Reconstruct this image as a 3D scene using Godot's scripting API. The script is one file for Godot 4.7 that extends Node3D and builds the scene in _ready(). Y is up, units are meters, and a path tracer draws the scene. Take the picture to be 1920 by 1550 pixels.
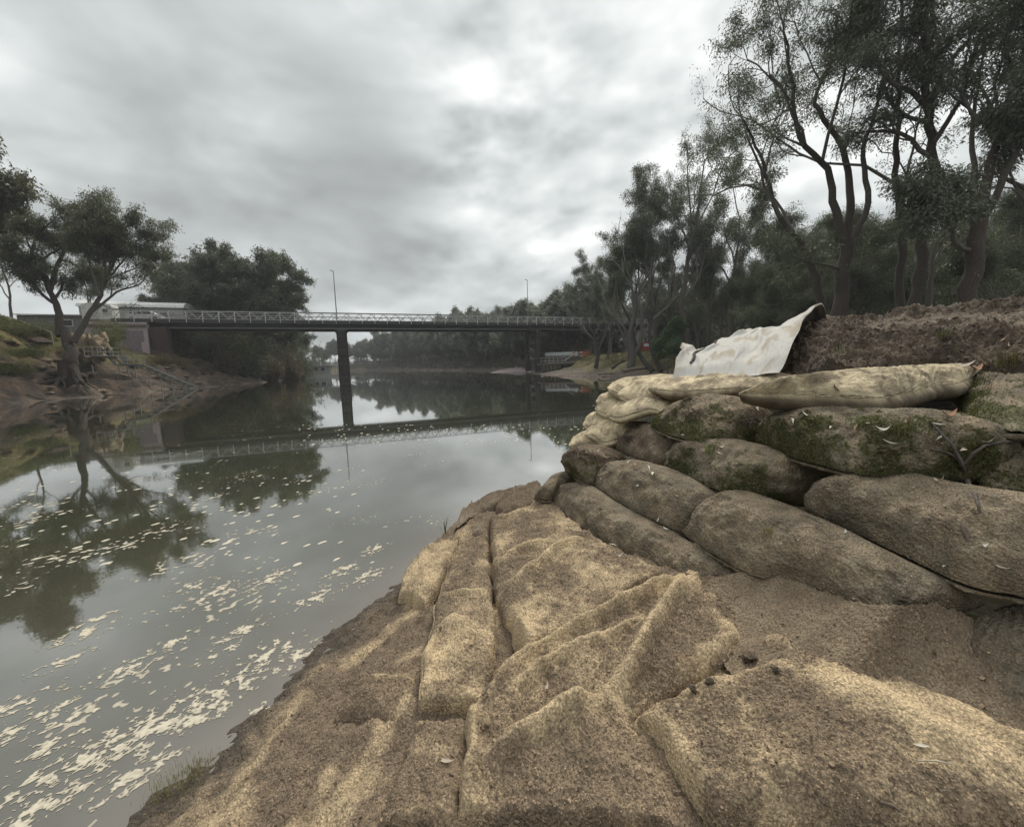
extends Node3D
# A flooded river seen from a sandbag revetment: bags and earth in front, a truss road bridge and gum trees beyond.
# Units are metres, the river surface is y = 0. Photo pixels (1920 x 1550) are turned into rays to find where things stand.

const F := 775.0
const EYE := Vector3(0, 2.2, 0)
var look := Basis()
var rng := RandomNumberGenerator.new()
var nz := FastNoiseLite.new()      # simplex, 1 per unit
var nf := FastNoiseLite.new()      # fractal simplex
var M := {}
var crumbs: Array = []
var ridges: Array = []
var used_names := {}
var seen_at := {}                 # nearest built surface point per small cell of the view, to lay litter on the bags

# ---------------------------------------------------------------- rays
func ray(px: float, py: float) -> Vector3:
	return look * Vector3((px - 960.0) / F, (775.0 - py) / F, -1.0)

func at(px: float, py: float, depth: float) -> Vector3:
	return EYE + ray(px, py) * depth

func on_y(px: float, py: float, h: float) -> Vector3:
	var d := ray(px, py)
	return EYE + d * ((h - EYE.y) / d.y)

func on_slab(px: float, py: float) -> Vector3:
	var d := ray(px, py)
	var t := (0.3 - EYE.y) / d.y
	for i in 14:
		var p := EYE + d * t
		t = lerpf(t, (slab_h(p.x, p.z) - EYE.y) / d.y, 0.7)
	return EYE + d * t

func note(p: Vector3) -> void:
	var q := (p - EYE) * look
	if q.z > -0.3: return
	var d := -q.z
	var k := Vector2i(int(floor((960.0 + q.x / d * F) / 6.0)), int(floor((775.0 - q.y / d * F) / 6.0)))
	if not seen_at.has(k) or seen_at[k] > d:
		seen_at[k] = d

# the point of a bag, mound or slope that the ray meets
func on_bag(px: float, py: float, guess := 1.2) -> Vector3:
	var k := Vector2i(int(floor(px / 6.0)), int(floor(py / 6.0)))
	for r in 4:
		var best := 1e9
		for i in range(-r, r + 1):
			for j in range(-r, r + 1):
				best = minf(best, seen_at.get(k + Vector2i(i, j), 1e9))
		if best < 1e8:
			return at(px, py, best)
	return on_y(px, py, guess)

func slab_h(x: float, z: float) -> float:
	var s := (x + 2.03) * 0.952 + (z + 1.76) * 0.306
	s -= maxf(0.0, -z - 6.2) * 0.8
	return 0.52 * (1.0 - exp(-s / 1.3)) if s > 0.0 else s * 0.4

# ---------------------------------------------------------------- meshes
class MB:
	var v := PackedVector3Array()
	var n := PackedVector3Array()
	var c := PackedColorArray()
	var ix := PackedInt32Array()
	var tint := Color.WHITE
	func face(a: Vector3, b: Vector3, cc: Vector3, d: Vector3) -> void:
		var k := v.size()
		var nn := (cc - a).cross(b - a)
		if nn.length_squared() < 1e-14:
			nn = (d - a).cross(cc - a)
		nn = nn.normalized()
		v.append(a); v.append(b); v.append(cc); v.append(d)
		for i in 4:
			n.append(nn); c.append(tint)
		ix.append_array(PackedInt32Array([k, k + 1, k + 2, k, k + 2, k + 3]))
	func tri(a: Vector3, b: Vector3, cc: Vector3) -> void:
		var k := v.size()
		var nn := (cc - a).cross(b - a).normalized()
		v.append(a); v.append(b); v.append(cc)
		for i in 3:
			n.append(nn); c.append(tint)
		ix.append_array(PackedInt32Array([k, k + 1, k + 2]))
	func box(t: Transform3D, s: Vector3) -> void:
		var h := s * 0.5
		var p := []
		for i in 8:
			p.append(t * Vector3(h.x if i & 1 else -h.x, h.y if i & 2 else -h.y, h.z if i & 4 else -h.z))
		face(p[0], p[1], p[3], p[2]); face(p[4], p[6], p[7], p[5])
		face(p[0], p[2], p[6], p[4]); face(p[1], p[5], p[7], p[3])
		face(p[2], p[3], p[7], p[6]); face(p[0], p[4], p[5], p[1])
	func boxat(x: float, y: float, z: float, sx: float, sy: float, sz: float) -> void:
		box(Transform3D(Basis(), Vector3(x, y, z)), Vector3(sx, sy, sz))
	func bar(a: Vector3, b: Vector3, w: float, h: float) -> void:
		var d := b - a
		var l := d.length()
		var x := d / l
		var up := Vector3.UP if absf(x.y) < 0.95 else Vector3.RIGHT
		var z := x.cross(up).normalized()
		var y := z.cross(x)
		box(Transform3D(Basis(x, y, z), (a + b) * 0.5), Vector3(l, h, w))
	func tube(pts: Array, radii: Array, sides: int, closed := false) -> void:
		var first := v.size()
		var m := pts.size()
		var side := Vector3.ZERO
		for i in m:
			var a: Vector3 = pts[maxi(i - 1, 0)]
			var b: Vector3 = pts[mini(i + 1, m - 1)]
			var d := (b - a).normalized()
			if side == Vector3.ZERO:
				side = d.cross(Vector3(0.31, 0.2, 0.93)).normalized()
			side = (side - d * side.dot(d)).normalized()
			var oth := d.cross(side)
			var p: Vector3 = pts[i]
			var r: float = radii[i]
			for k in sides:
				var g := TAU * k / sides
				var nn := side * cos(g) + oth * sin(g)
				v.append(p + nn * r); n.append(nn); c.append(tint)
		for i in m - 1:
			for k in sides:
				var p0 := first + i * sides + k
				var p1 := first + i * sides + (k + 1) % sides
				ix.append_array(PackedInt32Array([p0, p0 + sides, p1, p1, p0 + sides, p1 + sides]))
		if closed:
			for e in [0, m - 1]:
				var k0 := v.size()
				var dd: Vector3 = (pts[e] - pts[1 if e == 0 else m - 2]).normalized()
				v.append(pts[e]); n.append(dd); c.append(tint)
				for k in sides:
					v.append(v[first + e * sides + k]); n.append(dd); c.append(tint)
				for k in sides:
					ix.append_array(PackedInt32Array([k0, k0 + 1 + k, k0 + 1 + (k + 1) % sides] if e == 0 else [k0, k0 + 1 + (k + 1) % sides, k0 + 1 + k]))
	func grid(nu: int, nv: int, flip := false) -> void:   # indices for the last nu*nv vertices, row by row
		var k := v.size() - nu * nv
		for i in nu - 1:
			for j in nv - 1:
				var a := k + i * nv + j
				ix.append_array(PackedInt32Array([a, a + nv, a + 1, a + 1, a + nv, a + nv + 1] if flip else [a, a + 1, a + nv, a + 1, a + nv + 1, a + nv]))
	func mesh(mat: Material, smooth := false) -> ArrayMesh:
		var arr := []
		arr.resize(Mesh.ARRAY_MAX)
		if smooth:
			n.resize(v.size())
			n.fill(Vector3.ZERO)
			for i in range(0, ix.size(), 3):
				var i0 := ix[i]
				var i1 := ix[i + 1]
				var i2 := ix[i + 2]
				var q := (v[i2] - v[i0]).cross(v[i1] - v[i0])
				n[i0] += q; n[i1] += q; n[i2] += q
			for i in n.size():
				n[i] = n[i].normalized()
		arr[Mesh.ARRAY_VERTEX] = v
		arr[Mesh.ARRAY_NORMAL] = n
		arr[Mesh.ARRAY_COLOR] = c
		arr[Mesh.ARRAY_INDEX] = ix
		var am := ArrayMesh.new()
		am.add_surface_from_arrays(Mesh.PRIMITIVE_TRIANGLES, arr)
		am.surface_set_material(0, mat)
		return am

func numbered(called: String) -> String:
	var k: int = used_names.get(called, 0)
	used_names[called] = k + 1
	return called if k == 0 else "%s_%03d" % [called, k]

func tag(o: Node, label := "", category := "", group := "", kind := "") -> Node:
	if label: o.set_meta("label", label)
	if category: o.set_meta("category", category)
	if group: o.set_meta("group", group)
	if kind: o.set_meta("kind", kind)
	return o

func put(mb: MB, called: String, mat: Material, parent: Node = null, smooth := false) -> MeshInstance3D:
	var o := MeshInstance3D.new()
	o.mesh = mb.mesh(mat, smooth)
	o.name = numbered(called) if parent == null else called
	(self if parent == null else parent).add_child(o, true)
	return o

func base(called: String, where: Vector3, label: String, category: String, group := "") -> Node3D:
	var o := Node3D.new()
	o.name = numbered(called)
	o.position = where
	add_child(o)
	tag(o, label, category, group)
	return o

func multi(called: String, m: Mesh, xf: Array, tints: Array, parent: Node = null) -> MultiMeshInstance3D:
	var mm := MultiMesh.new()
	mm.transform_format = MultiMesh.TRANSFORM_3D
	mm.use_colors = true
	mm.mesh = m
	mm.instance_count = xf.size()
	var buf := PackedFloat32Array()
	buf.resize(xf.size() * 16)
	var k := 0
	for i in xf.size():
		var t: Transform3D = xf[i]
		var q: Color = tints[i]
		var b := t.basis
		buf[k] = b.x.x; buf[k + 1] = b.y.x; buf[k + 2] = b.z.x; buf[k + 3] = t.origin.x
		buf[k + 4] = b.x.y; buf[k + 5] = b.y.y; buf[k + 6] = b.z.y; buf[k + 7] = t.origin.y
		buf[k + 8] = b.x.z; buf[k + 9] = b.y.z; buf[k + 10] = b.z.z; buf[k + 11] = t.origin.z
		buf[k + 12] = q.r; buf[k + 13] = q.g; buf[k + 14] = q.b; buf[k + 15] = 1.0
		k += 16
	mm.buffer = buf
	var o := MultiMeshInstance3D.new()
	o.multimesh = mm
	o.name = numbered(called) if parent == null else called
	(self if parent == null else parent).add_child(o, true)
	o.set_meta("kind", "stuff")
	return o

func dup(o: Node3D, where: Vector3, turn: float, size: float, label: String, group := "") -> Node3D:
	var r: Node3D = o.duplicate()
	r.name = numbered(String(o.name).rstrip("0123456789").trim_suffix("_"))
	add_child(r)
	r.position = where
	r.basis = Basis(Vector3.UP, turn) * Basis.from_scale(Vector3(size, size, size))
	if label: r.set_meta("label", label)
	if group: r.set_meta("group", group)
	return r

# Catmull-Rom through points, parametrised by chord length
func dense(pts: Array, count: int) -> Array:
	var m := pts.size()
	var acc := [0.0]
	for i in m - 1:
		acc.append(acc[i] + maxf(pts[i].distance_to(pts[i + 1]), 1e-5))
	var total: float = acc[m - 1]
	var out := []
	var s := 0
	for k in count:
		var d := total * k / (count - 1)
		while s < m - 2 and acc[s + 1] < d:
			s += 1
		var u: float = clampf((d - acc[s]) / (acc[s + 1] - acc[s]), 0.0, 1.0)
		var p0: Vector3 = pts[maxi(s - 1, 0)]
		var p1: Vector3 = pts[s]
		var p2: Vector3 = pts[s + 1]
		var p3: Vector3 = pts[mini(s + 2, m - 1)]
		out.append(p1.cubic_interpolate(p2, p0, p3, u))
	return out

func length_of(pts: Array) -> float:
	var l := 0.0
	for i in pts.size() - 1:
		l += pts[i].distance_to(pts[i + 1])
	return l

func xf(o: Vector3, yaw: float, tilt: float, s: float) -> Transform3D:
	var b := Basis.from_euler(Vector3(tilt, yaw, rng.randf_range(-0.4, 0.4)))
	return Transform3D(b * Basis.from_scale(Vector3(s, s, s)), o)

func noise_tex(freq: float, oct: int, kind: int, lo: float, hi: float, seed_: int, size := 512, normal := 0.0) -> NoiseTexture2D:
	var n := FastNoiseLite.new()
	n.seed = seed_
	n.noise_type = kind as FastNoiseLite.NoiseType
	n.frequency = freq
	n.fractal_octaves = oct
	n.fractal_gain = 0.6
	var t := NoiseTexture2D.new()
	t.noise = n
	t.width = size
	t.height = size
	t.seamless = true
	if normal > 0.0:
		t.as_normal_map = true
		t.bump_strength = normal
	else:
		var g := Gradient.new()
		g.colors = PackedColorArray([Color(lo, lo, lo), Color(hi, hi, hi)])
		g.offsets = PackedFloat32Array([0.12, 0.88])
		t.color_ramp = g
	return t

func mat(called: String, col: Color, rough := 0.9, tex: Texture2D = null, bump: Texture2D = null, bump_cm := 0.5, scale_ := 1.0, world := false) -> StandardMaterial3D:
	var m := StandardMaterial3D.new()
	m.resource_name = called
	m.albedo_color = col.linear_to_srgb()
	m.roughness = rough
	m.vertex_color_use_as_albedo = true
	if tex or bump:
		m.uv1_triplanar = true
		m.uv1_world_triplanar = world
		m.uv1_scale = Vector3(scale_, scale_, scale_)
	if tex:
		m.albedo_texture = tex
	if bump:
		m.heightmap_enabled = true
		m.heightmap_texture = bump
		m.heightmap_scale = bump_cm
	M[called] = m
	return m

# ---------------------------------------------------------------- sky
func blob(d: Vector3, c: Vector3, w: float) -> float:
	return exp((d.dot(c) - 1.0) / (w * w) * 2.0)

func make_sky() -> Texture2D:
	var w := 1280
	var h := 640
	var n := FastNoiseLite.new()
	n.noise_type = FastNoiseLite.TYPE_SIMPLEX_SMOOTH
	n.seed = 11
	n.frequency = 1.0
	n.fractal_octaves = 5
	n.fractal_gain = 0.57
	var n2 := FastNoiseLite.new()
	n2.noise_type = FastNoiseLite.TYPE_SIMPLEX_SMOOTH
	n2.seed = 5
	n2.frequency = 1.0
	n2.fractal_octaves = 3
	# thin, bright places in the cloud and thick, dark ones
	var spots := []
	for s in [[940, 160, 0.08, 0.08], [1010, 245, 0.10, 0.18], [985, 190, 0.2, 0.05], [885, 230, 0.06, 0.10], [1350, 230, 0.12, 0.25], [1290, 60, 0.2, 0.04], [900, 345, 0.05, 0.2], [1060, 430, 0.05, 0.22], [1020, 470, 0.05, 0.12], [480, 250, 0.07, 0.13], [30, 210, 0.08, 0.12], [760, 60, 0.14, 0.1], [200, 110, 0.22, -0.13], [690, 230, 0.12, -0.16], [470, 360, 0.16, -0.07], [1010, 340, 0.09, -0.2], [1180, 110, 0.1, -0.12], [730, 350, 0.10, -0.07], [980, 530, 0.1, -0.05], [1200, 300, 0.08, -0.08]]:
		spots.append([ray(s[0], s[1]).normalized(), s[2], s[3]])
	var im := Image.create_empty(w, h, false, Image.FORMAT_RGBF)
	im.fill(Color(0.27, 0.26, 0.24))
	for j in h / 2 + 2:
		var el := PI * 0.5 - PI * (j + 0.5) / h
		var y := sin(el)
		var cy := cos(el)
		for i in w:
			var a := TAU * (i + 0.5) / w
			var d := Vector3(sin(a) * cy, y, -cos(a) * cy)
			var k := 1.0 / (maxf(y, 0.0) + 0.42)
			var p := Vector3(d.x * k, 0.0, d.z * k)
			var wx := n2.get_noise_2d(p.x * 0.5, p.z * 0.5)
			var wz := n2.get_noise_2d(p.x * 0.5 + 31.0, p.z * 0.5 + 7.0)
			var f := n.get_noise_3d(p.x * 1.25 + wx * 0.3, p.z * 1.5 + wz * 0.3, y * 2.4)
			var g := n.get_noise_3d(p.x * 3.6 + wx * 0.4 + 9.0, p.z * 3.9 + wz * 0.4, y * 6.0)
			var b := 0.36 + 0.19 * f + 0.16 * g + 0.5 * y * y * y  # last term: overcast zenith gain, added mostly above the view to light the foreground
			for s in spots:
				var dd: float = d.dot(s[0])
				if dd > 0.5:
					b += 0.8 * s[2] * exp((dd - 1.0) / (s[1] * s[1]) * 0.7) * (0.7 + 0.9 * g + 0.5 * f)
			b = clampf(b, 0.2, 1.1)
			var cool := clampf((0.62 - b) * 0.5, -0.1, 0.12)
			im.set_pixel(i, j, Color(b * (0.985 - cool * 0.35), b * (1.0 - cool * 0.02), b * (0.985 + cool * 0.12)))
	return ImageTexture.create_from_image(im)

# ---------------------------------------------------------------- the scene
func _ready() -> void:
	rng.seed = 7
	nz.noise_type = FastNoiseLite.TYPE_SIMPLEX
	nz.seed = 2
	nz.frequency = 1.0
	nz.fractal_type = FastNoiseLite.FRACTAL_NONE
	nf.noise_type = FastNoiseLite.TYPE_SIMPLEX
	nf.seed = 4
	nf.frequency = 1.0
	nf.fractal_octaves = 3
	look = Basis.from_euler(Vector3(deg_to_rad(-7.0), 0.0, deg_to_rad(-1.6)))
	# camera: wide lens held just above the bags, dipped and tilted a little
	var cam := Camera3D.new()
	cam.name = "camera"
	cam.fov = 90.0
	cam.near = 0.05
	cam.far = 4000.0
	cam.transform = Transform3D(look, EYE)
	add_child(cam)
	cam.current = true
	# overcast sky
	var env := Environment.new()
	env.background_mode = Environment.BG_SKY
	var sky := Sky.new()
	var pano := PanoramaSkyMaterial.new()
	pano.panorama = make_sky()
	sky.sky_material = pano
	env.sky = sky
	env.tonemap_mode = Environment.TONE_MAPPER_LINEAR
	env.tonemap_exposure = 1.86
	env.fog_enabled = true
	env.fog_mode = Environment.FOG_MODE_EXPONENTIAL
	env.fog_density = 0.0005
	env.fog_light_color = Color(0.86, 0.88, 0.9)
	env.sdfgi_enabled = true
	env.ssao_enabled = true
	env.ssil_enabled = true
	var we := WorldEnvironment.new()
	we.name = "environment"
	we.environment = env
	add_child(we)
	# sun behind cloud, ahead and to the right
	var sun := DirectionalLight3D.new()
	sun.name = "sun"
	sun.light_energy = 0.5
	sun.light_color = Color(1.0, 0.965, 0.90)
	sun.light_angular_distance = 18.0
	sun.shadow_enabled = true
	add_child(sun)
	sun.look_at_from_position(Vector3.ZERO, -(ray(1250, -420).normalized()))
	build_materials()
	build_ground()
	build_slope()
	build_lower_bags()
	build_wall_bags()
	build_mound()
	build_bridge()
	build_left_things()
	build_right_things()
	build_left_trees()
	build_right_trees()
	build_far_trees()
	build_far_wood()
	build_foam()
	build_litter()
	build_crumbs()

func build_materials() -> void:
	var grain := noise_tex(0.09, 4, 1, 0.45, 1.0, 1)
	var fibre := noise_tex(0.05, 5, 1, 0.0, 1.0, 2)
	var clod := noise_tex(0.022, 5, 1, 0.0, 1.0, 3)
	var streaks := noise_tex(0.03, 5, 1, 0.55, 1.0, 5)
	mat("sack", Color(1.3, 1.3, 1.3), 0.95, grain, fibre, 1.5, 1.5, true)
	mat("fine_sack", Color(1.2, 1.2, 1.2), 0.92, grain, fibre, 0.16, 3.0, true)
	mat("sheet", Color(1.05, 1.05, 1.05), 0.9, grain, fibre, 0.15, 3.0, true)
	mat("soil", Color(1.15, 1.15, 1.15), 0.95, grain, clod, 1.6, 1.3, true)
	mat("soil_far", Color(1.15, 1.15, 1.15), 0.95, streaks, clod, 9.0, 0.16, true)
	mat("bark", Color(1.45, 1.45, 1.45), 0.92, streaks, clod, 2.0, 0.8, true)
	mat("concrete", Color(1.5, 1.15, 1.15), 0.9, streaks, null, 0.0, 0.4, true)
	mat("column", Color(1.35, 1.35, 1.35), 0.85, noise_tex(0.012, 6, 1, 0.3, 1.0, 8), null, 0.0, 0.22, true)
	mat("metal", Color.WHITE, 0.6)
	mat("paint", Color(1.12, 1.12, 1.12), 0.6, streaks, null, 0.0, 0.3, true)
	mat("grain", Color.WHITE, 0.95)
	mat("foam", Color.WHITE, 0.8)
	mat("litter", Color.WHITE, 0.75).cull_mode = BaseMaterial3D.CULL_DISABLED
	var g: StandardMaterial3D = mat("glass", Color(1, 1, 1), 0.12)
	g.metallic_specular = 0.6
	for n in ["leaf", "blade"]:
		var l := mat(n, Color.WHITE, 0.5)
		l.cull_mode = BaseMaterial3D.CULL_DISABLED
		l.backlight_enabled = true
		l.backlight = Color(0.72, 0.76, 0.6)
	var w := mat("water", Color.WHITE, 0.02)
	w.metallic_specular = 1.0
	w.clearcoat_enabled = true
	w.clearcoat = 1.0
	w.clearcoat_roughness = 0.02
	w.uv1_triplanar = true
	w.uv1_world_triplanar = true
	w.uv1_scale = Vector3(0.35, 0.35, 0.35)
	w.normal_enabled = true
	w.normal_texture = noise_tex(0.012, 4, 1, 0, 1, 9, 512, 6.0)
	w.normal_scale = 0.02
	M.spray = spray_mesh(15, 0.40, 0.19, 0.026, 1.2, 51)
	M.spray_mid = spray_mesh(20, 0.5, 0.27, 0.034, 1.3, 53)
	M.spray_big = spray_mesh(18, 0.55, 0.32, 0.055, 0.9, 52)
	var b := MB.new()
	for i in 5:
		var a := TAU * i / 5.0
		b.face(Vector3.ZERO, Vector3(cos(a), 0.5, sin(a)) * 0.6, Vector3(cos(a + 0.3), 1.0, sin(a + 0.3)), Vector3(cos(a + 0.9), 0.5, sin(a + 0.9)) * 0.6)
	M.moss_mesh = b.mesh(M.blade)

# ---------------------------------------------------------------- ground and river
const LEFT := [[80, -40], [0, -41], [-34, -42], [-53, -43], [-71, -44], [-87, -46], [-98, -52], [-112, -58], [-130, -62], [-170, -80], [-200, -112], [-222, -190], [-240, -420]]
const RIGHT := [[80, -9], [5, -4.2], [-1.8, -2.03], [-6, -0.7], [-8, 1.2], [-14, 8], [-24, 15], [-45, 20], [-51, 18.5], [-54, 13], [-57, 9.5], [-66, 7.5], [-81, 5], [-114, -5], [-150, -22], [-200, -50], [-262, -96], [-290, -160], [-310, -420]]

func edge(line: Array, z: float) -> float:
	for i in line.size() - 1:
		if z >= line[i + 1][0]:
			return lerpf(line[i + 1][1], line[i][1], clampf((z - line[i + 1][0]) / (line[i][0] - line[i + 1][0]), 0.0, 1.0))
	return line[line.size() - 1][1]

func prof(d: float, t: Array) -> float:
	for i in t.size() - 1:
		if d < t[i + 1][0]:
			return lerpf(t[i][1], t[i + 1][1], smoothstep(0.0, 1.0, (d - t[i][0]) / (t[i + 1][0] - t[i][0])) * 0.4 + 0.6 * (d - t[i][0]) / (t[i + 1][0] - t[i][0]))
	return t[t.size() - 1][1]

const P_LEFT := [[-900, -3.0], [-6, -2.0], [0, 0.0], [3, 1.1], [6, 2.8], [9, 4.4], [14, 6.3], [22, 8.4], [30, 8.9], [900, 9.5]]
const P_FAR := [[-900, -3.0], [-5, -1.6], [0, 0.0], [5, 0.7], [8, 2.0], [12, 3.0], [40, 3.6], [900, 6.0]]
const P_NEAR := [[-900, -3.0], [-5, -1.9], [0, -0.6], [2.5, -0.15], [3.6, 0.15], [5.0, 0.6], [6.5, 1.3], [9, 1.9], [60, 3.0], [900, 6.0]]

func land(x: float, z: float) -> Vector2:   # height, distance inland (left bank negative sign)
	var l := edge(LEFT, z) + nz.get_noise_2d(z * 0.12, 3.0) * 1.5
	var r := edge(RIGHT, z) + (nz.get_noise_2d(z * 0.15, 9.0) * 1.2 if z < -30 else 0.0)
	var dl := l - x
	var dr := x - r
	if dl > dr:
		var hill := lerpf(1.38, 1.0, smoothstep(-45.0, -57.0, z))
		var soft := hill if z > -100 else lerpf(1.0, 0.45, clampf((-100 - z) / 30.0, 0, 1))
		var s := prof(dl, P_LEFT)
		return Vector2(s * soft if s > 0 else s, -dl)
	var far := smoothstep(-12.0, -30.0, z)
	return Vector2(lerpf(prof(dr, P_NEAR), prof(dr, P_FAR), far), dr)

func ground_y(x: float, z: float) -> float:
	return land(x, z).x

func lines(a: Array) -> PackedFloat32Array:   # [from, to, step] runs
	var out := PackedFloat32Array()
	for s in a:
		var q: float = s[0]
		while q < s[1] - 0.001:
			out.append(q)
			q += s[2]
	return out

func build_ground() -> void:
	var xs := lines([[-1500, -400, 220], [-400, -130, 18], [-130, -78, 4], [-78, -36, 0.55], [-36, -4, 2.2], [-4, 12, 0.8], [12, 44, 1.0], [44, 130, 5], [130, 400, 25], [400, 1600, 240]])
	var zs := lines([[-1500, -420, 180], [-420, -200, 9], [-200, -110, 3.0], [-110, -26, 0.62], [-26, 6, 1.2], [6, 60, 6], [60, 400, 60]])
	var b := MB.new()
	var grass := Color(0.115, 0.125, 0.035)
	var straw := Color(0.20, 0.15, 0.065)
	var mud := Color(0.072, 0.054, 0.041)
	var clay := Color(0.17, 0.118, 0.08)
	var litter := Color(0.115, 0.10, 0.06)
	for x in xs:
		for z in zs:
			var q := land(x, z)
			var y := q.x
			var rough := nf.get_noise_2d(x * 0.35, z * 0.35)
			var strat := nf.get_noise_2d(x * 2.4 + y * 1.2, z * 0.45)
			var col := litter
			if q.y < 0.0:   # left bank
				var d := -q.y
				if d > -1.0 and d < 14.0 and z > -140:
					y += (strat * 0.7 + 0.5 * absf(nf.get_noise_2d(x * 1.2 + 30.0, z * 0.5))) * smoothstep(-0.6, 1.5, d) * smoothstep(14.0, 8.0, d)
					y += nf.get_noise_2d(x * 1.7, z * 1.7) * 0.25 * smoothstep(0.0, 1.5, d)
				y += rough * 0.5 * smoothstep(2.0, 8.0, d)
				var gr := smoothstep(5.2, 8.0, d + rough * 4.0)
				col = mud.lerp(clay, clampf(strat * 1.6 + 0.25, 0.0, 1.0) * 0.8)
				col = col.lerp(Color(0.026, 0.021, 0.018), smoothstep(0.05, 0.3, nf.get_noise_2d(x * 1.1 + y * 2.0 + 70.0, z * 0.35)) * 0.85)
				var g2 := grass.lerp(straw, clampf(nf.get_noise_2d(x * 0.5 + 40.0, z * 0.5) * 2.0 + 0.35, 0.0, 1.0))
				col = col.lerp(g2 if z > -58 else litter.lerp(straw, 0.3), gr)
			else:
				if z < -30:
					y += nf.get_noise_2d(x * 0.9, z * 0.9) * 0.45 * smoothstep(-0.5, 2.0, q.y)
					var gr := smoothstep(3.6, 5.6, q.y + rough * 3.0)
					col = Color(0.15, 0.125, 0.1).lerp(Color(0.10, 0.085, 0.07), clampf(strat * 2.0 + 0.5, 0.0, 1.0))
					col = col.lerp(litter.lerp(grass, 0.5 if z > -100 else 0.0).lerp(straw, clampf(rough + 0.3, 0.0, 0.6)), gr)
			b.v.append(Vector3(x, y, z))
			b.c.append(col)
	b.grid(xs.size(), zs.size(), true)
	tag(put(b, "ground", M.soil_far, null, true), "", "", "", "structure")
	# the river: a still brown-green sheet, finely divided near the camera so the shoal tint follows the shore
	var w := MB.new()
	var wx := lines([[-1500, -60, 180], [-60, -6, 6], [-6, 2.4, 0.12], [2.4, 30, 3], [30, 60, 15]])
	var wz := lines([[-900, -60, 60], [-60, -9, 3], [-9, 0.5, 0.15], [0.5, 80, 12]])
	var deep := Color(0.05, 0.052, 0.034)
	var shoal := Color(0.115, 0.10, 0.08)
	for x in wx:
		for z in wz:
			var s := (x + 2.03) * 0.952 + (z + 1.76) * 0.306 - maxf(0.0, -z - 6.2) * 0.8
			var near := exp(minf(s, 0.0) / 0.2) * (1.0 if z > -8 and x < 2.0 else 0.0)
			var silt := exp(minf(s, 0.0) / 3.0) * 0.5 * smoothstep(-14.0, -2.0, z)
			w.v.append(Vector3(x, 0.0, z))
			w.c.append(deep.lerp(Color(0.11, 0.10, 0.085), clampf(silt, 0.0, 1.0)).lerp(shoal, near))
	w.grid(wx.size(), wz.size(), true)
	tag(put(w, "river_water", M.water, null, true), "", "", "", "structure")

# ---------------------------------------------------------------- bags
const FABRIC := Color(0.65, 0.505, 0.315)
const FRESH := Color(0.78, 0.66, 0.44)
const AGED := Color(0.25, 0.21, 0.148)
const MUD := Color(0.222, 0.166, 0.113)
const SAND := Color(0.31, 0.245, 0.165)
const MOSS := Color(0.088, 0.095, 0.024)

func pts_y(px: Array, y0: float, y1: float) -> Array:
	var out := []
	for i in px.size():
		out.append(on_y(px[i][0], px[i][1], px[i][2] if px[i].size() > 2 else lerpf(y0, y1, float(i) / maxi(px.size() - 1, 1))))
	return out

func pts_d(px: Array, d0: float, d1: float) -> Array:
	var out := []
	for i in px.size():
		out.append(at(px[i][0], px[i][1], lerpf(d0, d1, float(i) / maxi(px.size() - 1, 1))))
	return out

func pts_slab(px: Array, lift := 0.0) -> Array:
	var out := []
	for q in px:
		out.append(on_slab(q[0], q[1]) + Vector3(0, lift, 0))
	return out

func seg_dist(p: Vector2, a: Vector2, b: Vector2) -> float:
	var d := b - a
	var u := clampf((p - a).dot(d) / maxf(d.length_squared(), 1e-9), 0.0, 1.0)
	return p.distance_to(a + d * u)

func crumb(p: Vector3, size: float, tint: Color) -> void:
	crumbs.append([p, size, tint])

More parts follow.
